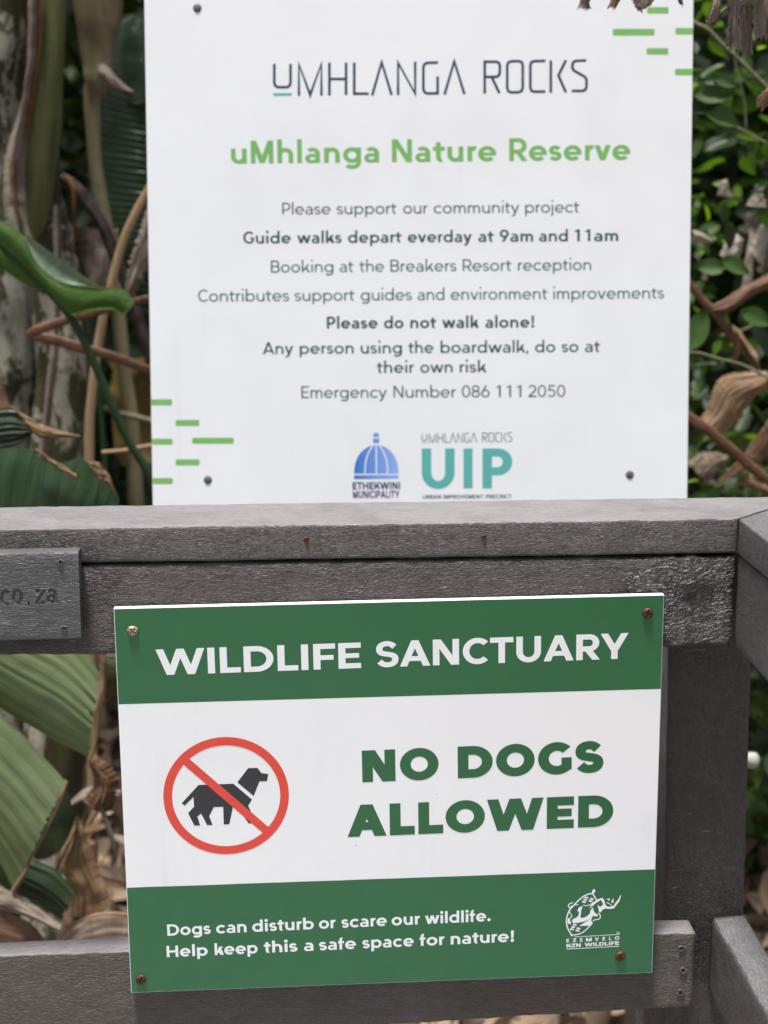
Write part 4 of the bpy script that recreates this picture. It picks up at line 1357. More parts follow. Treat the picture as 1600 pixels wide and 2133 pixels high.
# --- ground and path (behind the railing the litter lies on sandy soil)
def ground_mat():
    m = NT('soil')
    co = m.coord('Object')
    col = m.ramp(m.noise(co, 2.2, 8, 0.7), [(0.3, (0.075, 0.052, 0.034, 1)), (0.6, (0.15, 0.11, 0.075, 1)), (0.8, (0.20, 0.155, 0.11, 1))])
    m.set(Base_Color=col, Roughness=0.95, Normal=m.bump(m.noise(co, 30, 6, 0.7), 0.7, 0.02))
    return m.m
def sheet(x0, x1, y0, y1, nx, ny, fz, name, mat, **kw):
    V = [((x0 + (x1 - x0) * i / nx), (y0 + (y1 - y0) * j / ny), fz(x0 + (x1 - x0) * i / nx, y0 + (y1 - y0) * j / ny)) for j in range(ny + 1) for i in range(nx + 1)]
    F = [[j * (nx + 1) + i, j * (nx + 1) + i + 1, (j + 1) * (nx + 1) + i + 1, (j + 1) * (nx + 1) + i] for j in range(ny) for i in range(nx)]
    return link(name, mesh(name, V, F), mat, smooth=True, **kw)
sheet(-200, 200, -200, 300, 4, 4, lambda x, y: -0.35, 'ground', ground_mat(), kind='structure')
m_ = NT('forest_floor')
co_ = m_.coord('Object')
m_.set(Base_Color=m_.ramp(m_.noise(co_, 6, 8, 0.75), [(0.3, (0.05, 0.036, 0.025, 1)), (0.6, (0.12, 0.085, 0.058, 1)), (0.8, (0.20, 0.15, 0.10, 1))]), Roughness=0.95,
       Normal=m_.bump(m_.noise(co_, 40, 6, 0.7), 0.8, 0.015))
sheet(-9, 9, 1.22, 14, 90, 60, lambda x, y: 0.03 * noise.noise(Vector((x * 1.5, y * 1.5, 0))) + max(0, y - 5) * 0.05, 'forest_floor', m_.m, kind='structure')
m_ = NT('deck')
co_ = m_.coord('Object')
m_.set(Base_Color=m_.ramp(m_.noise(m_.coord('Object', (1, 12, 1)), 4, 6, 0.7), [(0.3, (0.22, 0.22, 0.225, 1)), (0.7, (0.34, 0.345, 0.355, 1))]), Roughness=0.8)
deck = empty('boardwalk', (0, 0, 0), 'boardwalk of grey planks in front of the railing', 'boardwalk')
plm = None
for i in range(24):
    bm = bmesh.new()
    if plm is None:
        bmesh.ops.create_cube(bm, size=1)
        for v in bm.verts:
            v.co = Vector((v.co.x * 3.0, v.co.y * 0.138, v.co.z * 0.03))
        bmesh.ops.bevel(bm, geom=list(bm.edges), offset=0.003, segments=1, affect='EDGES')
        plm = bpy.data.meshes.new('plank')
        bm.to_mesh(plm)
        plm.materials.append(m_.m)
    bm.free()
    o = link('plank', plm, None, deck)
    o.location = (-0.2, 1.08 - i * 0.145, -0.016)

# --- leaf masses
def leaf_cloud(name, n, fn, size, mat, seed, parent=None, kind=None, droop=0.3, ratio=0.5, **kw):
    r = np.random.RandomState(seed)
    P = np.array([fn(r) for _ in range(n)])
    L = size * (0.6 + 0.8 * r.rand(n))
    d = r.normal(size=(n, 3)); d[:, 2] -= droop; d /= np.linalg.norm(d, axis=1)[:, None]
    u = r.normal(size=(n, 3)); u[:, 2] += 0.8
    s = np.cross(d, u); s /= np.linalg.norm(s, axis=1)[:, None]
    nn = np.cross(s, d)
    ts = [(0, 0, 0), (0.30, 0.42, .05), (0.68, 0.40, .05), (1, 0, -.08), (0.68, -0.40, .05), (0.30, -0.42, .05)]
    V = np.zeros((n, 6, 3))
    for k, (a, b, c) in enumerate(ts):
        V[:, k] = P + d * (a * L)[:, None] + s * (b * ratio * 1.2 * L)[:, None] + nn * (c * L * 2)[:, None]
    V = V.reshape(-1, 3)
    base = np.arange(n) * 6
    Fq = np.stack([np.stack([base, base + 1, base + 2, base + 3], 1), np.stack([base, base + 3, base + 4, base + 5], 1)], 1).reshape(-1, 4)
    me = bpy.data.meshes.new(name)
    me.vertices.add(len(V)); me.vertices.foreach_set('co', V.astype('f').ravel())
    me.loops.add(len(Fq) * 4); me.loops.foreach_set('vertex_index', Fq.astype('i').ravel())
    me.polygons.add(len(Fq)); me.polygons.foreach_set('loop_start', (np.arange(len(Fq)) * 4).astype('i'))
    me.polygons.foreach_set('loop_total', np.full(len(Fq), 4, 'i'))
    me.update(); me.validate()
    o = link(name, me, mat, parent, kind=kind, **kw)
    return inworld(o, parent) if parent is not None else o

def clump_fn(x0, x1, y0, y1, z0, z1, k, seed, spread):
    rr = np.random.RandomState(seed)
    C = np.stack([rr.uniform(x0, x1, k), rr.uniform(y0, y1, k), rr.uniform(z0, z1, k)], 1)
    def f(r):
        c = C[r.randint(k)]
        return c + r.normal(size=3) * spread
    return f

def wood(name, px, py, Y, h, r, parent, seed):
    p = at(px, py, Y)
    V0 = Vector((p.x, Y, -0.35))
    rn = random.Random(seed)
    P = [V0]
    for i in range(8):
        P.append(P[-1] + Vector((rn.uniform(-.06, .06), rn.uniform(-.06, .06), h / 8)))
    return P
def pole(name, P, r0, r1, mat, parent, n=40, sides=14):
    C = catmull(P, n)
    V, F = [], []
    for i in range(n + 1):
        t = (C[min(i + 1, n)] - C[max(i - 1, 0)]).normalized()
        s = t.cross(Vector((0, 1, 0.01))).normalized()
        f = s.cross(t)
        r = r0 + (r1 - r0) * i / n
        for k in range(sides):
            a = 2 * pi * k / sides
            V.append(C[i] + (s * cos(a) + f * sin(a)) * r * (1 + 0.12 * noise.noise(C[i] * 9 + Vector((cos(a), sin(a), 0)))))
    for i in range(n):
        for k in range(sides):
            k2 = (k + 1) % sides
            F.append([i * sides + k, i * sides + k2, (i + 1) * sides + k2, (i + 1) * sides + k])
    F.append([n * sides + k for k in range(sides)])
    o = link(name, mesh(name, V, F), mat, parent, smooth=True)
    return inworld(o, parent)

# far thicket closing the view, trees with overhanging crowns
def thicket_fn(r, hi=clump_fn(-0.9, 4.5, 7.2, 9.0, 0.0, 3.6, 150, 5, 0.24), lo=clump_fn(-4.8, -0.6, 7.2, 9.0, 0.0, 1.75, 70, 6, 0.22)):
    return hi(r) if r.rand() < 0.66 else lo(r)
leaf_cloud('thicket', 21000, thicket_fn, 0.16, S_DARK, 11, kind='stuff', label='dark thicket closing the view behind the plants')
for i, (X, Y, lab) in enumerate(((-0.45, 4.6, 'tree behind the tall white notice, towards its left side'), (0.30, 4.2, 'tree standing behind the right half of the tall white notice'), (2.3, 5.6, 'tree behind the small-leaved shrub on the right'))):
    t = empty('tree', (X, Y, 0), lab, 'tree', 'trees behind the notice board')
    rn = random.Random(i + 3)
    P = [Vector((X, Y, -0.3))]
    for k in range(7):
        P.append(P[-1] + Vector((rn.uniform(-.05, .05), rn.uniform(-.08, .03), 0.6)))
    pole('trunk', P, 0.07, 0.04, B_TWIG, t)
    for k in range(5):
        q = P[4 + k % 4]
        pole('limb', [q, q + Vector((rn.uniform(-.5, .5), rn.uniform(-.6, .3), 0.3)), q + Vector((rn.uniform(-1, 1), rn.uniform(-1.2, .4), 0.55))], 0.03, 0.008, B_TWIG, t, 14, 8)
    leaf_cloud('crown', (4500, 4500, 2500)[i], clump_fn(X - (1.9, 0.7, 1.3)[i], X + (0.6, 0.05, 1.3)[i], Y - (1.9, 2.0, 0.6)[i], Y + 1.0, 2.5, 4.0, (60, 34, 26)[i], 20 + i, 0.14), 0.11, S_LEAF, 30 + i, t, kind='stuff')
leaf_cloud('undergrowth', 9000, clump_fn(-3.6, 0.2, 4.6, 6.6, 0.0, 2.1, 90, 8, 0.2), 0.13, S_DARK, 12, kind='stuff', label='dark undergrowth behind the broad-leaved stems on the left')

# --- right-hand shrub: body, branches, and the leaves one can pick out
shr = root('shrub', 1540, 1200, 3.9, 'small-leaved green shrub between the tall notice and the right edge', 'shrub')
leaf_cloud('foliage', 9000, clump_fn(0.42, 1.9, 3.75, 5.0, 0.5, 2.5, 150, 9, 0.16), 0.062, S_LEAF, 13, shr, kind='stuff', ratio=0.62)
stalk('branch', [(1440, 45, 5), (1475, 62, 4.5), (1500, 88, 4.5), (1530, 115, 4), (1560, 145, 4), (1610, 195, 4), (1700, 300, 4)], 3.0, B_TWIG, shr, 40, 8)
stalk('branch', [(1528, 100, 2.5), (1535, 150, 2.2), (1550, 210, 2), (1556, 300, 2)], 3.3, B_TWIG, shr, 20, 6)
stalk('branch', [(1480, 215, 2.5), (1510, 250, 2.5), (1548, 272, 2.5), (1600, 300, 2.5)], 3.2, B_TWIG, shr, 20, 6)
stalk('branch', [(1425, 735, 2.6), (1455, 735, 2.6), (1500, 748, 2.6), (1540, 758, 2.8), (1580, 776, 3), (1620, 800, 3)], 2.95, B_TWIG, shr, 30, 8)
stalk('branch', [(1500, 700, 2.8), (1540, 690, 2.8), (1568, 678, 3)], 3.3, B_TWIG, shr, 20, 6)
def leaf_proto(L, Wd, curl, seed):
    V, F, UV = [], [], []
    n, m = 8, 4
    for i in range(n + 1):
        t = i / n
        w_ = Wd * sin(pi * t ** 0.85) ** 0.8 if 0 < t < 1 else 0.0004
        for j in range(m + 1):
            v = j / m * 2 - 1
            V.append((L * t, w_ * v / 2, 0.18 * Wd * abs(v) + curl * L * t * t * -0.35 + 0.0015 * noise.noise(Vector((i, j * 2, seed)))))
            UV.append((t, j / m))
    for i in range(n):
        for j in range(m):
            k = i * (m + 1) + j
            F.append([k, k + 1, k + m + 2, k + m + 1])
    me = mesh('leaf', V, F, UV)
    for p in me.polygons:
        p.use_smooth = True
    return me
L3 = [leaf_proto(0.050, 0.027, 0.5, 1), leaf_proto(0.040, 0.024, 0.2, 2), leaf_proto(0.060, 0.026, 0.8, 3)]
for me in L3:
    me.materials.append(S_LEAF)
rl = random.Random(4)
def put_leaf(px, py, Y, parent, me, mat=None, sc=1.0, rot=None):
    o = link('leaf', me, None, parent)
    p = at(px, py, Y)
    R3 = rot or (Matrix.Rotation(rl.uniform(0, 2 * pi), 3, 'Z') @ Matrix.Rotation(rl.uniform(-0.5, 1.2), 3, 'Y') @ Matrix.Rotation(rl.uniform(-.9, .9), 3, 'X'))
    o.matrix_basis = Matrix.Translation(p) @ R3.to_4x4() @ Matrix.Scale(sc, 4)
    return inworld(o, parent)
S_BACKLIT = small_leaf_mat('backlit_leaf', (0.07, 0.14, 0.010, 1), (0.13, 0.22, 0.018, 1), 0.45)  # lime colour painted in for sun shining through ordinary leaves
L_LIT = [me.copy() for me in L3]
for me in L_LIT:
    me.materials.clear()
    me.materials.append(S_BACKLIT)
for i in range(230):
    y_ = rl.uniform(-40, 1050)
    looks_lit = rl.random() < (0.07 if y_ < 350 else 0.24)
    put_leaf(rl.uniform(1425, 1660), y_, rl.uniform(3.15, 3.9), shr, (L_LIT if looks_lit else L3)[i % 3], sc=rl.uniform(0.35, 0.75) if looks_lit else rl.uniform(0.5, 1.2))
for (x, y, a, s_) in ((1440, 200, 0.1, 1.5), (1460, 222, -0.4, 1.5), (1440, 235, 0.5, 1.2), (1462, 172, 0.2, .7), (1485, 165, -0.2, 0.9), (1440, 730, 1.3, 1.6), (1450, 560, 0.1, 1.2), (1500, 540, -0.4, 1.2),
                      (1540, 650, -0.3, 1.3), (1515, 460, -1.4, 1.0), (1505, 420, -1.4, .8)):
    put_leaf(x, y, 3.0, shr, L3[0], sc=s_ * 0.8, rot=Matrix.Rotation(-a, 3, 'Y') @ Matrix.Rotation(1.1, 3, 'X'))

# --- dead fronds hanging in from above on the right
fr = root('dead_frond', 1560, -60, 2.06, 'bunch of curled grey brown dead leaves hanging in the top right corner', 'dead leaf', ground=False)
stalk('stalk', [(1180, -75, 6), (1300, -60, 7), (1420, -52, 8), (1540, -60, 9), (1680, -90, 11), (1900, -250, 14)], 2.08, B_TANST, fr, 40, 10)
YF = 2.10
fro = [([(1500, -60), (1518, 10), (1516, 50), (1512, 96)], [(1530, -60), (1541, 10), (1538, 50), (1542, 102)], D_GREY, 0.012),
       ([(1530, -60), (1541, 10), (1543, 60), (1546, 104)], [(1560, -60), (1566, 10), (1568, 60), (1571, 112)], D_PINK, -0.006),
       ([(1555, -60), (1562, 0), (1567, 50), (1573, 84)], [(1600, -60), (1602, 0), (1593, 45), (1590, 70)], D_GREY, 0.010),
       ([(1510, -60), (1490, -20), (1475, 20), (1468, 46)], [(1525, -60), (1505, -10), (1499, 25), (1494, 44)], D_PINK, 0.006),
       ([(1590, -50), (1545, -20), (1520, 6), (1498, 26)], [(1590, 5), (1555, 12), (1530, 22), (1502, 36)], D_GREY, 0.010),
       ([(1600, -60), (1594, 20), (1590, 55), (1599, 92)], [(1640, -60), (1622, 20), (1614, 60), (1606, 96)], D_TAN, 0.008),
       ([(1200, -60), (1212, -20), (1208, 5), (1204, 17)], [(1235, -60), (1238, -20), (1229, 3), (1232, 15)], D_GREY, 0.004),
       ([(1290, -60), (1278, -20), (1269, 5), (1262, 21)], [(1310, -60), (1300, -20), (1288, 8), (1279, 23)], D_TAN, 0.005),
       ([(1310, -60), (1312, -20), (1320, 5), (1327, 18)], [(1370, -60), (1362, -20), (1353, 5), (1340, 13)], D_GREY, 0.006),
       ([(1395, -60), (1402, -20), (1408, 0), (1413, 10)], [(1412, -60), (1413, -20), (1417, 0), (1419, 9)], D_GREY, 0.002),
       ([(1650, 140), (1612, 172), (1584, 194), (1577, 214)], [(1660, 190), (1622, 200), (1604, 218), (1592, 227)], D_TAN, 0.006)]
for i, (a, b, mt, bu) in enumerate(fro):
    blade('dead_leaflet', a, b, YF + 0.01 * (i % 3), mt, fr, 30, 12, bu, 0.004, 0.25, seed=i, ragend=0.9)

# --- right: fallen stalks and dead leaves caught in the shrub
d = root('dead_stalk', 1500, 660, 3.2, 'reddish brown dead stalk slanting down right of the tall notice, with a torn strip', 'dead stalk', ground=False)
stalk('stem', [(1400, 552, 9), (1440, 596, 9), (1465, 627, 9), (1490, 652, 9), (1512, 685, 9), (1532, 712, 8), (1536, 735, 6), (1528, 765, 5)], 3.15, B_STALK, d, 60, 20, 0.5, 0.3)
blade('torn_strip', [(1482, 634), (1510, 620), (1560, 590), (1640, 555)], [(1488, 652), (1530, 642), (1572, 612), (1640, 590)], 3.15, D_BROWN, d, 40, 10, 0.01, 0.004, 0.15)
blade('torn_strip', [(1522, 668), (1548, 695), (1575, 730), (1588, 764)], [(1536, 700), (1545, 722), (1562, 748), (1580, 772)], 3.14, D_TAN, d, 30, 10, 0.012, 0.004, 0.2)
d = root('dead_leaf', 1530, 840, 3.1, 'broad tan dead leaf folded over in the shrub, right of the tall notice', 'dead leaf', ground=False)
blade('leaf_half', [(1600, 768), (1560, 775), (1500, 785), (1478, 830), (1455, 885)], [(1612, 790), (1590, 815), (1560, 850), (1530, 885), (1495, 912)], 3.1, D_TAN, d, 50, 24, 0.02, 0.008, 0.12)
d = root('dead_stalk', 1500, 930, 3.0, 'long smooth brown stalk crossing low, just above the railing on the right', 'dead stalk', ground=False)
stalk('stem', [(1400, 848, 11), (1440, 872, 11), (1480, 900, 11), (1530, 942, 11), (1580, 984, 10), (1660, 1046, 10)], 2.95, B_STALK, d, 60, 20, 0.55, 0.25)
d = root('dead_leaf', 1580, 920, 3.05, 'dark brown dead strap at the right edge above the railing corner', 'dead leaf', ground=False)
blade('leaf_half', [(1500, 1002), (1545, 950), (1580, 902), (1625, 840)], [(1530, 990), (1580, 965), (1602, 942), (1630, 905)], 3.05, D_BROWN, d, 40, 12, 0.01, 0.004, 0.1)
d = root('dead_leaf', 1480, 975, 3.2, 'pale ribbed dead leaf lying just above the railing beside the notice', 'dead leaf', ground=False)
blade('leaf_half', [(1436, 962), (1462, 942), (1490, 944), (1514, 950)], [(1470, 1010), (1482, 1000), (1492, 985), (1508, 965)], 3.2, D_TANV, d, 30, 12, 0.01, 0.006, 0.2)
d = root('dead_leaf', 1570, 1005, 3.2, 'pale dead leaf tip above the railing corner at the right edge', 'dead leaf', ground=False)
blade('leaf_half', [(1536, 985), (1560, 988), (1600, 1010), (1640, 1030)], [(1538, 1005), (1560, 1018), (1590, 1028), (1640, 1050)], 3.2, D_TAN, d, 30, 10, 0.01, 0.004, 0.1)
sunlit = [([(1500, 405), (1502, 380), (1512, 372)], [(1530, 408), (1522, 388), (1514, 372)]), ([(1556, 426), (1568, 404), (1582, 398)], [(1600, 430), (1592, 412), (1584, 398)]),
          ([(1550, 486), (1552, 462), (1558, 440)], [(1578, 482), (1580, 460), (1572, 442)]), ([(1560, 520), (1580, 470), (1598, 440)], [(1590, 560), (1602, 500), (1625, 440)]),
          ([(1540, 600), (1548, 540), (1560, 480)], [(1562, 600), (1566, 540), (1575, 480)]), ([(1585, 600), (1590, 540), (1598, 480)], [(1606, 600), (1606, 540), (1612, 480)]),
          ([(1442, 476), (1460, 480), (1480, 494)], [(1442, 492), (1460, 494), (1480, 500)]), ([(1500, 530), (1525, 490), (1545, 500)], [(1520, 560), (1540, 540), (1548, 505)])]
d = root('dead_leaf', 1570, 480, 3.35, 'cluster of curled dead leaves, painted sunlit pale, hanging in the shrub at the right edge', 'dead leaf', ground=False)
for i, (a, b) in enumerate(sunlit):
    blade('curled_leaf', a, b, 3.35 + 0.03 * (i % 3), (D_SUNLIT, D_SUNLIT, D_GREY)[i % 3], d, 24, 10, 0.012, 0.006, 0.25, seed=i + 40)
leaf_cloud('shade_bunch', 9, clump_fn(0.36, 0.56, 1.66, 1.76, 1.80, 1.92, 6, 31, 0.03), 0.085, D_GREY, 33, fr, kind='stuff', droop=1.0, ratio=0.35)  # unseen leaves above the view, added to cast soft shade on the upper sign
fru = link('round_fruit', bpy.data.meshes.new('round_fruit'), None, label='small pale round fruit showing beside the right edge of the post', cat='fruit')
bm = bmesh.new()
bmesh.ops.create_uvsphere(bm, u_segments=20, v_segments=14, radius=1)
for v in bm.verts:
    v.co *= 1 + 0.06 * noise.noise(v.co * 1.6)
    v.co.z *= 1.08 if v.co.z < 0.8 else 1.0
bm.to_mesh(fru.data)
bm.free()
for p in fru.data.polygons:
    p.use_smooth = True
fm = NT('fruit_skin')
fm.set(Base_Color=fm.ramp(fm.noise(fm.coord('Object'), 3, 4), [(0.3, (0.22, 0.27, 0.21, 1)), (0.7, (0.34, 0.38, 0.31, 1))]), Roughness=0.5)
fru.data.materials.append(fm.m)
fru.location = at(1566, 1583, 2.6)
fru.scale = (0.0105,) * 3

# --- low plants and litter behind the railing
leaf_cloud('leaf_litter', 9000, lambda r: np.array([r.uniform(-2.6, 2.6), r.uniform(2.2, 6.5), 0.02 + abs(r.normal()) * 0.03]), 0.085, S_LITTER, 14, kind='stuff', label='dry fallen leaves covering the ground', droop=0.0, ratio=0.6)
leaf_cloud('seedlings', 5000, clump_fn(0.1, 1.8, 3.2, 6.0, 0.02, 0.22, 120, 15, 0.06), 0.055, S_GRASS, 16, kind='stuff', label='low green seedlings on the ground behind the railing post', droop=-0.3)
leaf_cloud('low_foliage', 3500, clump_fn(0.62, 1.7, 3.0, 4.4, 0.15, 1.0, 60, 17, 0.1), 0.06, S_DARK, 18, kind='stuff', label='dark low foliage seen right of the post')

# --- left: clump of giant broad-leaved stems
YT = 3.3
c1 = root('banana_like_plant', 90, 1100, YT, 'thick mottled trunks and olive leaf sheaths at the left edge', 'plant')
stalk('trunk', [(15, -160, 74), (15, 0, 70), (-12, 180, 66), (-18, 330, 60), (-5, 450, 70), (5, 560, 74), (8, 750, 74), (2, 1000, 76), (0, 1500, 84), (0, 2260, 90)], YT + 0.15, B_MOTTLE, c1, 90, 40, bumpy=0.10)
stalk('trunk', [(112, -160, 22), (108, 130, 24), (92, 270, 33), (90, 400, 38), (112, 560, 52), (132, 750, 56), (122, 1000, 60), (115, 1500, 66), (110, 2240, 72)], YT + 0.06, B_MOTTLE, c1, 90, 36, bumpy=0.10, seed=4)
stalk('leaf_sheath', [(112, -160, 26), (110, 0, 26), (103, 130, 29), (92, 250, 36), (84, 340, 34), (80, 420, 28), (76, 470, 20), (74, 500, 4)], YT, B_OLIVE, c1, 80, 32, 0.8, bumpy=0.05)
blade('dry_margin', [(84, -60), (80, 60), (72, 140), (62, 200), (54, 262), (52, 285)], [(90, -60), (88, 60), (81, 140), (71, 200), (62, 262), (56, 290)], YT - 0.03, D_ORANGE, c1, 50, 5, 0.004, 0.002, 0.1)
blade('dead_sheath', [(62, -60), (60, 60), (52, 170), (28, 260), (14, 340), (12, 430)], [(88, -60), (84, 60), (76, 140), (60, 240), (58, 330), (54, 430)], YT - 0.02, D_PINK, c1, 60, 14, 0.02, 0.006, 0.15)
blade('dead_sheath', [(22, 335), (24, 390), (32, 450), (46, 520)], [(40, 332), (38, 390), (44, 450), (54, 520)], YT - 0.05, D_BROWN, c1, 40, 8, 0.01, 0.004, 0.3)
blade('dead_sheath', [(118, 430), (112, 600), (95, 800), (75, 980)], [(132, 430), (128, 600), (112, 800), (92, 980)], YT - 0.03, D_PINK, c1, 50, 8, 0.01, 0.006, 0.3, seed=4)
blade('dead_sheath', [(-30, 720), (5, 800), (22, 850), (40, 900)], [(-30, 900), (-10, 900), (0, 920), (30, 960)], YT - 0.10, D_BROWN, c1, 30, 8, 0.01, 0.004, 0.1, seed=5)
c2 = root('broad_leaf_plant', 240, 1100, 3.5, 'beige stem with a large dark hanging leaf beside the left edge of the tall notice', 'plant')
stalk('stem', [(202, -160, 56), (203, -20, 52), (205, 50, 45), (201, 90, 34), (205, 140, 31), (207, 172, 34), (192, 205, 17), (194, 270, 15), (199, 340, 14), (212, 430, 16), (228, 520, 15), (258, 760, 15), (285, 1100, 18), (300, 2250, 22)], 3.45, B_BEIGE, c2, 160, 24, 0.8)
blade('dry_tip', [(205, 175), (235, 188), (262, 192), (278, 188)], [(210, 120), (240, 155), (262, 175), (279, 187)], 3.43, D_PINK, c2, 30, 8, 0.01, 0.003, 0.1)
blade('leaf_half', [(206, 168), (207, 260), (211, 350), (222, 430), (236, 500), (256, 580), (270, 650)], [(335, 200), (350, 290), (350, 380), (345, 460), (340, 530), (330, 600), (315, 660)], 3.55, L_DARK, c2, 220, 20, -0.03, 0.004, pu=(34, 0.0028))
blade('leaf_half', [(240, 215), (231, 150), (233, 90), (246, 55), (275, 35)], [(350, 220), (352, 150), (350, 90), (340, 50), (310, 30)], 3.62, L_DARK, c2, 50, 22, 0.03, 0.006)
c3 = root('dead_stalk', 200, 900, 3.3, 'tan grooved dead leaf rib hanging diagonally left of the tall notice', 'dead stalk')
stalk('rib', [(345, 330, 9), (308, 400, 9), (285, 440, 9), (258, 500, 9), (238, 570, 9), (220, 640, 9), (205, 720, 10), (192, 820, 10), (186, 950, 11), (190, 1400, 11), (200, 2200, 12)], 3.15, B_TANST, c3, 110, 18, 0.6, 0.35)
blade('dry_blade', [(322, 385), (300, 440), (275, 520), (255, 600)], [(330, 420), (318, 520), (285, 595), (262, 618)], 3.17, D_PINK, c3, 40, 12, 0.01, 0.006, 0.3, seed=2)
c4 = root('dead_strap', 200, 480, 3.25, 'near black drooping dead strap with an orange shoulder, left of the tall notice', 'dead leaf', ground=False)
blade('strap', [(132, 360), (165, 384), (206, 440), (234, 490), (264, 560), (292, 640), (320, 730), (330, 800)], [(122, 378), (148, 402), (186, 452), (214, 505), (244, 575), (272, 650), (300, 735), (312, 800)], 3.25, D_BLACK, c4, 70, 10, 0.012, 0.004, 0.08)
blade('shoulder', [(138, 366), (150, 378), (156, 400), (157, 450), (158, 530)], [(134, 372), (141, 384), (147, 402), (150, 450), (153, 530)], 3.23, D_ORANGE, c4, 30, 8, 0.01, 0.003, 0.1)
c5 = root('dead_leaf', 200, 540, 3.4, 'wide greyish brown dead leaf hanging behind the bright green leaf', 'dead leaf', ground=False)
blade('leaf_half', [(150, 480), (158, 530), (165, 580), (180, 640)], [(240, 478), (236, 530), (215, 580), (205, 640)], 3.4, D_TANV, c5, 40, 20, 0.02, 0.012, 0.15, seed=6)
blade('leaf_half', [(205, 520), (200, 560), (190, 600), (185, 640)], [(240, 515), (242, 560), (225, 600), (215, 640)], 3.38, D_GREY, c5, 40, 16, 0.015, 0.010, 0.15, seed=7)
c6 = root('bent_stalk', 100, 700, 3.0, 'reddish brown dead stalk bent back sharply in a hairpin at the left', 'dead stalk', ground=False)
stalk('stem', [(330, 616, 7), (290, 626, 7), (220, 645, 8), (150, 664, 9), (100, 680, 10), (72, 690, 10), (56, 699, 7)], 3.0, B_STALK, c6, 60, 20, 0.45, 0.35)
stalk('stem', [(56, 699, 7), (80, 702, 10), (120, 710, 11), (160, 722, 11), (220, 738, 10), (260, 752, 10), (340, 782, 10)], 3.02, B_STALK, c6, 60, 20, 0.45, 0.35, seed=3)
c7 = root('young_leaf_plant', 300, 1050, 2.75, 'bright green leaf on a long dark curved stalk in front of the trunks', 'plant')
YL = 2.75
stalk('leaf_stalk', [(-60, 450, 8, 2.78), (10, 512, 8, 2.76), (60, 560, 8), (105, 610, 8), (148, 662, 8.5), (190, 742, 9), (232, 842, 9.5), (268, 920, 9), (318, 1004, 9), (380, 1180, 10), (420, 1500, 10), (440, 2300, 11)], YL, B_GREEN, c7, 120, 14)
blade('blade', [(-60, 450), (40, 540), (95, 600), (146, 655), (190, 644), (232, 641), (256, 652)], [(-60, 432), (40, 484), (80, 552), (128, 589), (190, 598), (255, 604), (277, 628)], YL - 0.01, L_FORE, c7, 70, 18, 0.004, 0.0015)
blade('blade', [(52, 494), (80, 554), (128, 589), (190, 598), (210, 603)], [(54, 487), (102, 522), (150, 556), (190, 586), (220, 603)], YL - 0.012, L_PALE, c7, 50, 10, -0.003, 0.001)
blade('blade', [(-60, 452), (10, 514), (60, 562), (92, 598)], [(-60, 540), (-5, 556), (30, 580), (70, 602)], YL + 0.01, L_FORE, c7, 40, 12, 0.004, 0.003)
RIM = leaf_mat('leaf_rim', (0.11, 0.19, 0.03, 1), (0.15, 0.24, 0.05, 1), 20, 0.5, 0.3)
blade('leaf_rim', [(-60, 429), (40, 481), (80, 549), (128, 586), (190, 596), (255, 601), (280, 628)], [(-60, 433), (40, 486), (81, 554), (128, 590), (190, 600), (254, 606), (276, 628)], YL - 0.02, RIM, c7, 70, 3, 0.0, 0.0012)
blade('leaf_rim', [(146, 655), (190, 643), (232, 640), (256, 651), (278, 630)], [(146, 658), (190, 647), (232, 644), (257, 655), (281, 630)], YL - 0.02, RIM, c7, 50, 3, 0.0, 0.0012)
c8 = root('dead_twig', 260, 900, 3.1, 'thin grey dead twigs lying between the stems left of the notice', 'twig', ground=False)
stalk('stem', [(200, 842, 6), (240, 858, 6), (280, 868, 7), (340, 884, 7)], 3.4, B_TWIG, c8, 24, 8)
stalk('stem', [(212, 942, 4), (260, 938, 4), (290, 932, 4), (340, 924, 4)], 3.0, B_TANST, c8, 24, 8)
stalk('stem', [(206, 790, 5), (212, 880, 6), (218, 960, 7), (222, 1060, 7)], 3.35, B_GREEN, c8, 24, 8)
c9 = root('olive_leaf', 270, 830, 3.7, 'olive yellow leaf seen deep between stems left of the notice', 'leaf', ground=False)
blade('blade', [(215, 740), (235, 800), (230, 900), (250, 960)], [(330, 730), (335, 800), (335, 900), (330, 960)], 3.75, L_YEL, c9, 30, 14, 0.02, 0.02, 0.1, seed=8)

d1 = root('torn_leaf', -20, 890, 2.55, 'dark ribbed leaf with a dry tan point, at the left edge above the railing', 'leaf', ground=False)
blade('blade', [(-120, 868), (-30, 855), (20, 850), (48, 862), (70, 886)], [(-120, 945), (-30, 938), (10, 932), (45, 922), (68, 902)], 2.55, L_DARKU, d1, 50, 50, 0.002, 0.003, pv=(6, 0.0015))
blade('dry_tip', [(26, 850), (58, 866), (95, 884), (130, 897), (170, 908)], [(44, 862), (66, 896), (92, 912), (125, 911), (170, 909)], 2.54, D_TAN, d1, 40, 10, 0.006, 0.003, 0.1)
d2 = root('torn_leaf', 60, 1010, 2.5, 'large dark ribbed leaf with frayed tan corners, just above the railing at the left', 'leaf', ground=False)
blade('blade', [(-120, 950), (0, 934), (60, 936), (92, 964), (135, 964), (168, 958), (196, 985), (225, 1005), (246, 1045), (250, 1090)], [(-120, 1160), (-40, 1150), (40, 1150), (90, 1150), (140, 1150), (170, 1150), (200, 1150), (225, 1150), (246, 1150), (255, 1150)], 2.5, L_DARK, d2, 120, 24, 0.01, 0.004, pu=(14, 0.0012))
blade('dry_edge', [(70, 932), (96, 948), (130, 972), (157, 988)], [(82, 946), (104, 966), (132, 986), (154, 1000)], 2.48, D_TAN, d2, 30, 8, 0.004, 0.003, 0.1)
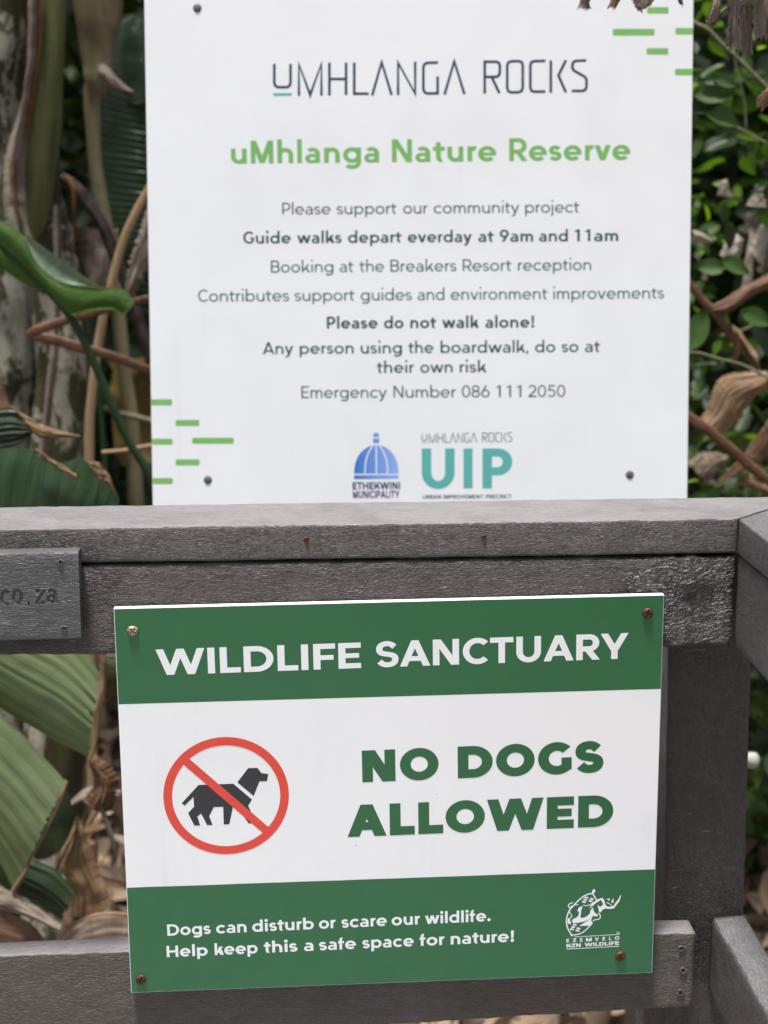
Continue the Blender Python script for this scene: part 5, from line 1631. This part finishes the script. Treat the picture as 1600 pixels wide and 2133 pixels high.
blade('dry_edge', [(184, 962), (204, 966), (222, 985), (236, 1020)], [(190, 984), (204, 1000), (216, 1006), (232, 1024)], 2.48, D_TAN, d2, 30, 8, 0.004, 0.003, 0.2)

# --- left, below the top rail
YB = 2.35
e1 = root('torn_banana_leaf', 60, 1500, YB, 'broad ribbed mid green leaf split into segments, seen under the top rail at the left', 'leaf', ground=False)
blade('leaf_segment', [(-160, 1380), (-60, 1432), (0, 1473), (60, 1508), (112, 1540), (188, 1577)], [(-160, 1190), (-60, 1230), (20, 1265), (90, 1300), (160, 1340), (209, 1405)], YB, L_BIG, e1, 90, 84, 0.012, 0.003, ragend=0.12, pv=(8, 0.0005))
blade('leaf_segment', [(-160, 1360), (-60, 1440), (0, 1488), (38, 1520), (80, 1562), (141, 1626)], [(-190, 1560), (-130, 1640), (-80, 1700), (-40, 1745), (-5, 1790), (28, 1856)], YB - 0.05, L_BIG, e1, 90, 84, 0.012, 0.003, ragend=0.10, seed=3, pv=(8, 0.0006))
blade('dry_edge', [(186, 1345), (203, 1380), (203, 1430), (198, 1470), (204, 1500), (198, 1545), (187, 1578)], [(214, 1345), (221, 1380), (219, 1440), (212, 1476), (209, 1500), (204, 1546), (191, 1582)], YB - 0.01, D_TAN, e1, 60, 6, 0.006, 0.003, 0.35)
blade('dry_edge', [(138, 1622), (118, 1670), (88, 1732), (62, 1780), (50, 1812), (26, 1850)], [(145, 1628), (124, 1676), (93, 1740), (66, 1790), (55, 1824), (30, 1866)], YB - 0.056, D_TAN, e1, 50, 5, 0.003, 0.002, 0.3)
blade('leaf_segment', [(-120, 1720), (-60, 1760), (-10, 1800), (28, 1862)], [(-120, 1830), (-60, 1840), (0, 1850), (26, 1866)], YB - 0.02, L_FORE, e1, 30, 12, 0.01, 0.004, seed=5)
e2 = root('dark_leaf', 110, 1740, YB + 0.15, 'dark green leaf lying in shade behind the split leaf, below the top rail', 'leaf', ground=False)
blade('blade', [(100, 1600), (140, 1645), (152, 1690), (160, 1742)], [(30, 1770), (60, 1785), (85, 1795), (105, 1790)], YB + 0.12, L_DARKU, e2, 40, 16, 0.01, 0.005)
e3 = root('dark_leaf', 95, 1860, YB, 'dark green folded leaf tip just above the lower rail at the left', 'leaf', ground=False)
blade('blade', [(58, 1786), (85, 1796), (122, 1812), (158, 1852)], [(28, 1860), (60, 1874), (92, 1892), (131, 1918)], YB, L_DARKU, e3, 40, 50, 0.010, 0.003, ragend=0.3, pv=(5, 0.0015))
e4 = root('dead_leaf', 185, 1820, YB + 0.1, 'tall tan triangular dead leaf left of the wildlife sign, above the lower rail', 'dead leaf', ground=False)
blade('blade', [(161, 1697), (148, 1745), (128, 1800), (148, 1850), (146, 1908)], [(164, 1699), (182, 1740), (200, 1785), (217, 1835), (235, 1887)], YB + 0.1, D_TAN, e4, 60, 20, 0.018, 0.005, 0.05)
blade('blade', [(160, 1715), (140, 1755), (118, 1795), (116, 1812)], [(163, 1712), (148, 1762), (130, 1800), (124, 1814)], YB + 0.08, D_TAN, e4, 30, 6, 0.004, 0.002)
e5 = root('dead_leaf', 200, 1940, YB, 'grey ribbed dead leaf lying along the lower rail beside the wildlife sign', 'dead leaf', ground=False)
blade('blade', [(100, 1975), (140, 1934), (190, 1908), (235, 1903), (300, 1910)], [(110, 2040), (160, 2040), (200, 2040), (250, 2040), (300, 2040)], YB, D_TANV, e5, 50, 16, 0.01, 0.004)
blade('curled_rim', [(120, 1952), (150, 1924), (192, 1904), (235, 1898), (300, 1905)], [(124, 1958), (153, 1930), (194, 1911), (235, 1906), (300, 1913)], YB - 0.02, D_TAN, e5, 40, 5, 0.003, 0.002)
e6 = root('dead_leaf', 60, 1890, YB - 0.05, 'mauve brown dead strip slanting down to the lower rail at the left', 'dead leaf', ground=False)
blade('blade', [(-60, 1815), (-10, 1840), (35, 1862), (88, 1893), (133, 1924)], [(-60, 1880), (-10, 1893), (40, 1905), (85, 1918), (130, 1934)], YB - 0.05, D_PINK, e6, 50, 12, 0.012, 0.004, 0.1)
e7 = root('dead_leaf', 40, 1940, YB - 0.02, 'orange brown dead leaf resting behind the lower rail in the left corner', 'dead leaf', ground=False)
blade('blade', [(-60, 1890), (0, 1898), (40, 1910), (68, 1925), (98, 1962)], [(-60, 2030), (-20, 2030), (20, 2030), (60, 2030), (100, 2030)], YB - 0.02, D_BROWN, e7, 50, 16, 0.02, 0.006)
e8 = root('dead_leaf', 225, 1640, YB + 0.15, 'crumpled brown shred of dead leaf hanging beside the left edge of the wildlife sign', 'dead leaf', ground=False)
blade('blade', [(185, 1572), (196, 1600), (205, 1635), (178, 1672)], [(200, 1566), (240, 1598), (262, 1620), (250, 1690)], YB + 0.15, D_BROWN, e8, 40, 16, 0.02, 0.014, 0.3, seed=3)
blade('curled_strip', [(196, 1590), (206, 1620), (214, 1646)], [(204, 1588), (214, 1618), (218, 1648)], YB + 0.1, D_TAN, e8, 24, 6, 0.004, 0.003)
stalk('curled_strip', [(205, 1672, 4), (218, 1700, 6), (230, 1735, 6.5), (238, 1765, 5), (243, 1790, 1.5)], YB + 0.12, D_GREY, e8, 30, 10, bumpy=0.2)
e9 = root('yellowing_leaf', 240, 1410, YB + 0.1, 'yellow and orange striped leaf piece between the top rail and the wildlife sign', 'leaf', ground=False)
blade('blade', [(205, 1330), (240, 1335), (290, 1340)], [(205, 1452), (240, 1450), (290, 1446)], YB + 0.1, L_YEL, e9, 24, 16, 0.01, 0.004)
e10 = root('dead_leaf', 200, 1740, 2.9, 'loose heap of brown dead leaves in the shade under the top rail', 'dead leaf', ground=False)
rr_ = random.Random(12)
for i in range(14):
    x, y = rr_.uniform(120, 330), rr_.uniform(1560, 1960)
    a = rr_.uniform(0, pi)
    l_, w_ = rr_.uniform(40, 80), rr_.uniform(10, 26)
    dx, dy = cos(a) * l_, sin(a) * l_
    nx, ny = -sin(a) * w_, cos(a) * w_
    blade('curled_leaf', [(x - dx, y - dy), (x, y), (x + dx, y + dy)], [(x - dx * .9, y - dy * .9), (x + nx, y + ny), (x + dx * .8, y + dy * .8)], 2.75 + 0.03 * i, (D_BROWN, D_PINK, D_BROWN, L_DARKU)[i % 4], e10, 18, 8, 0.02, 0.02, 0.2, seed=i)
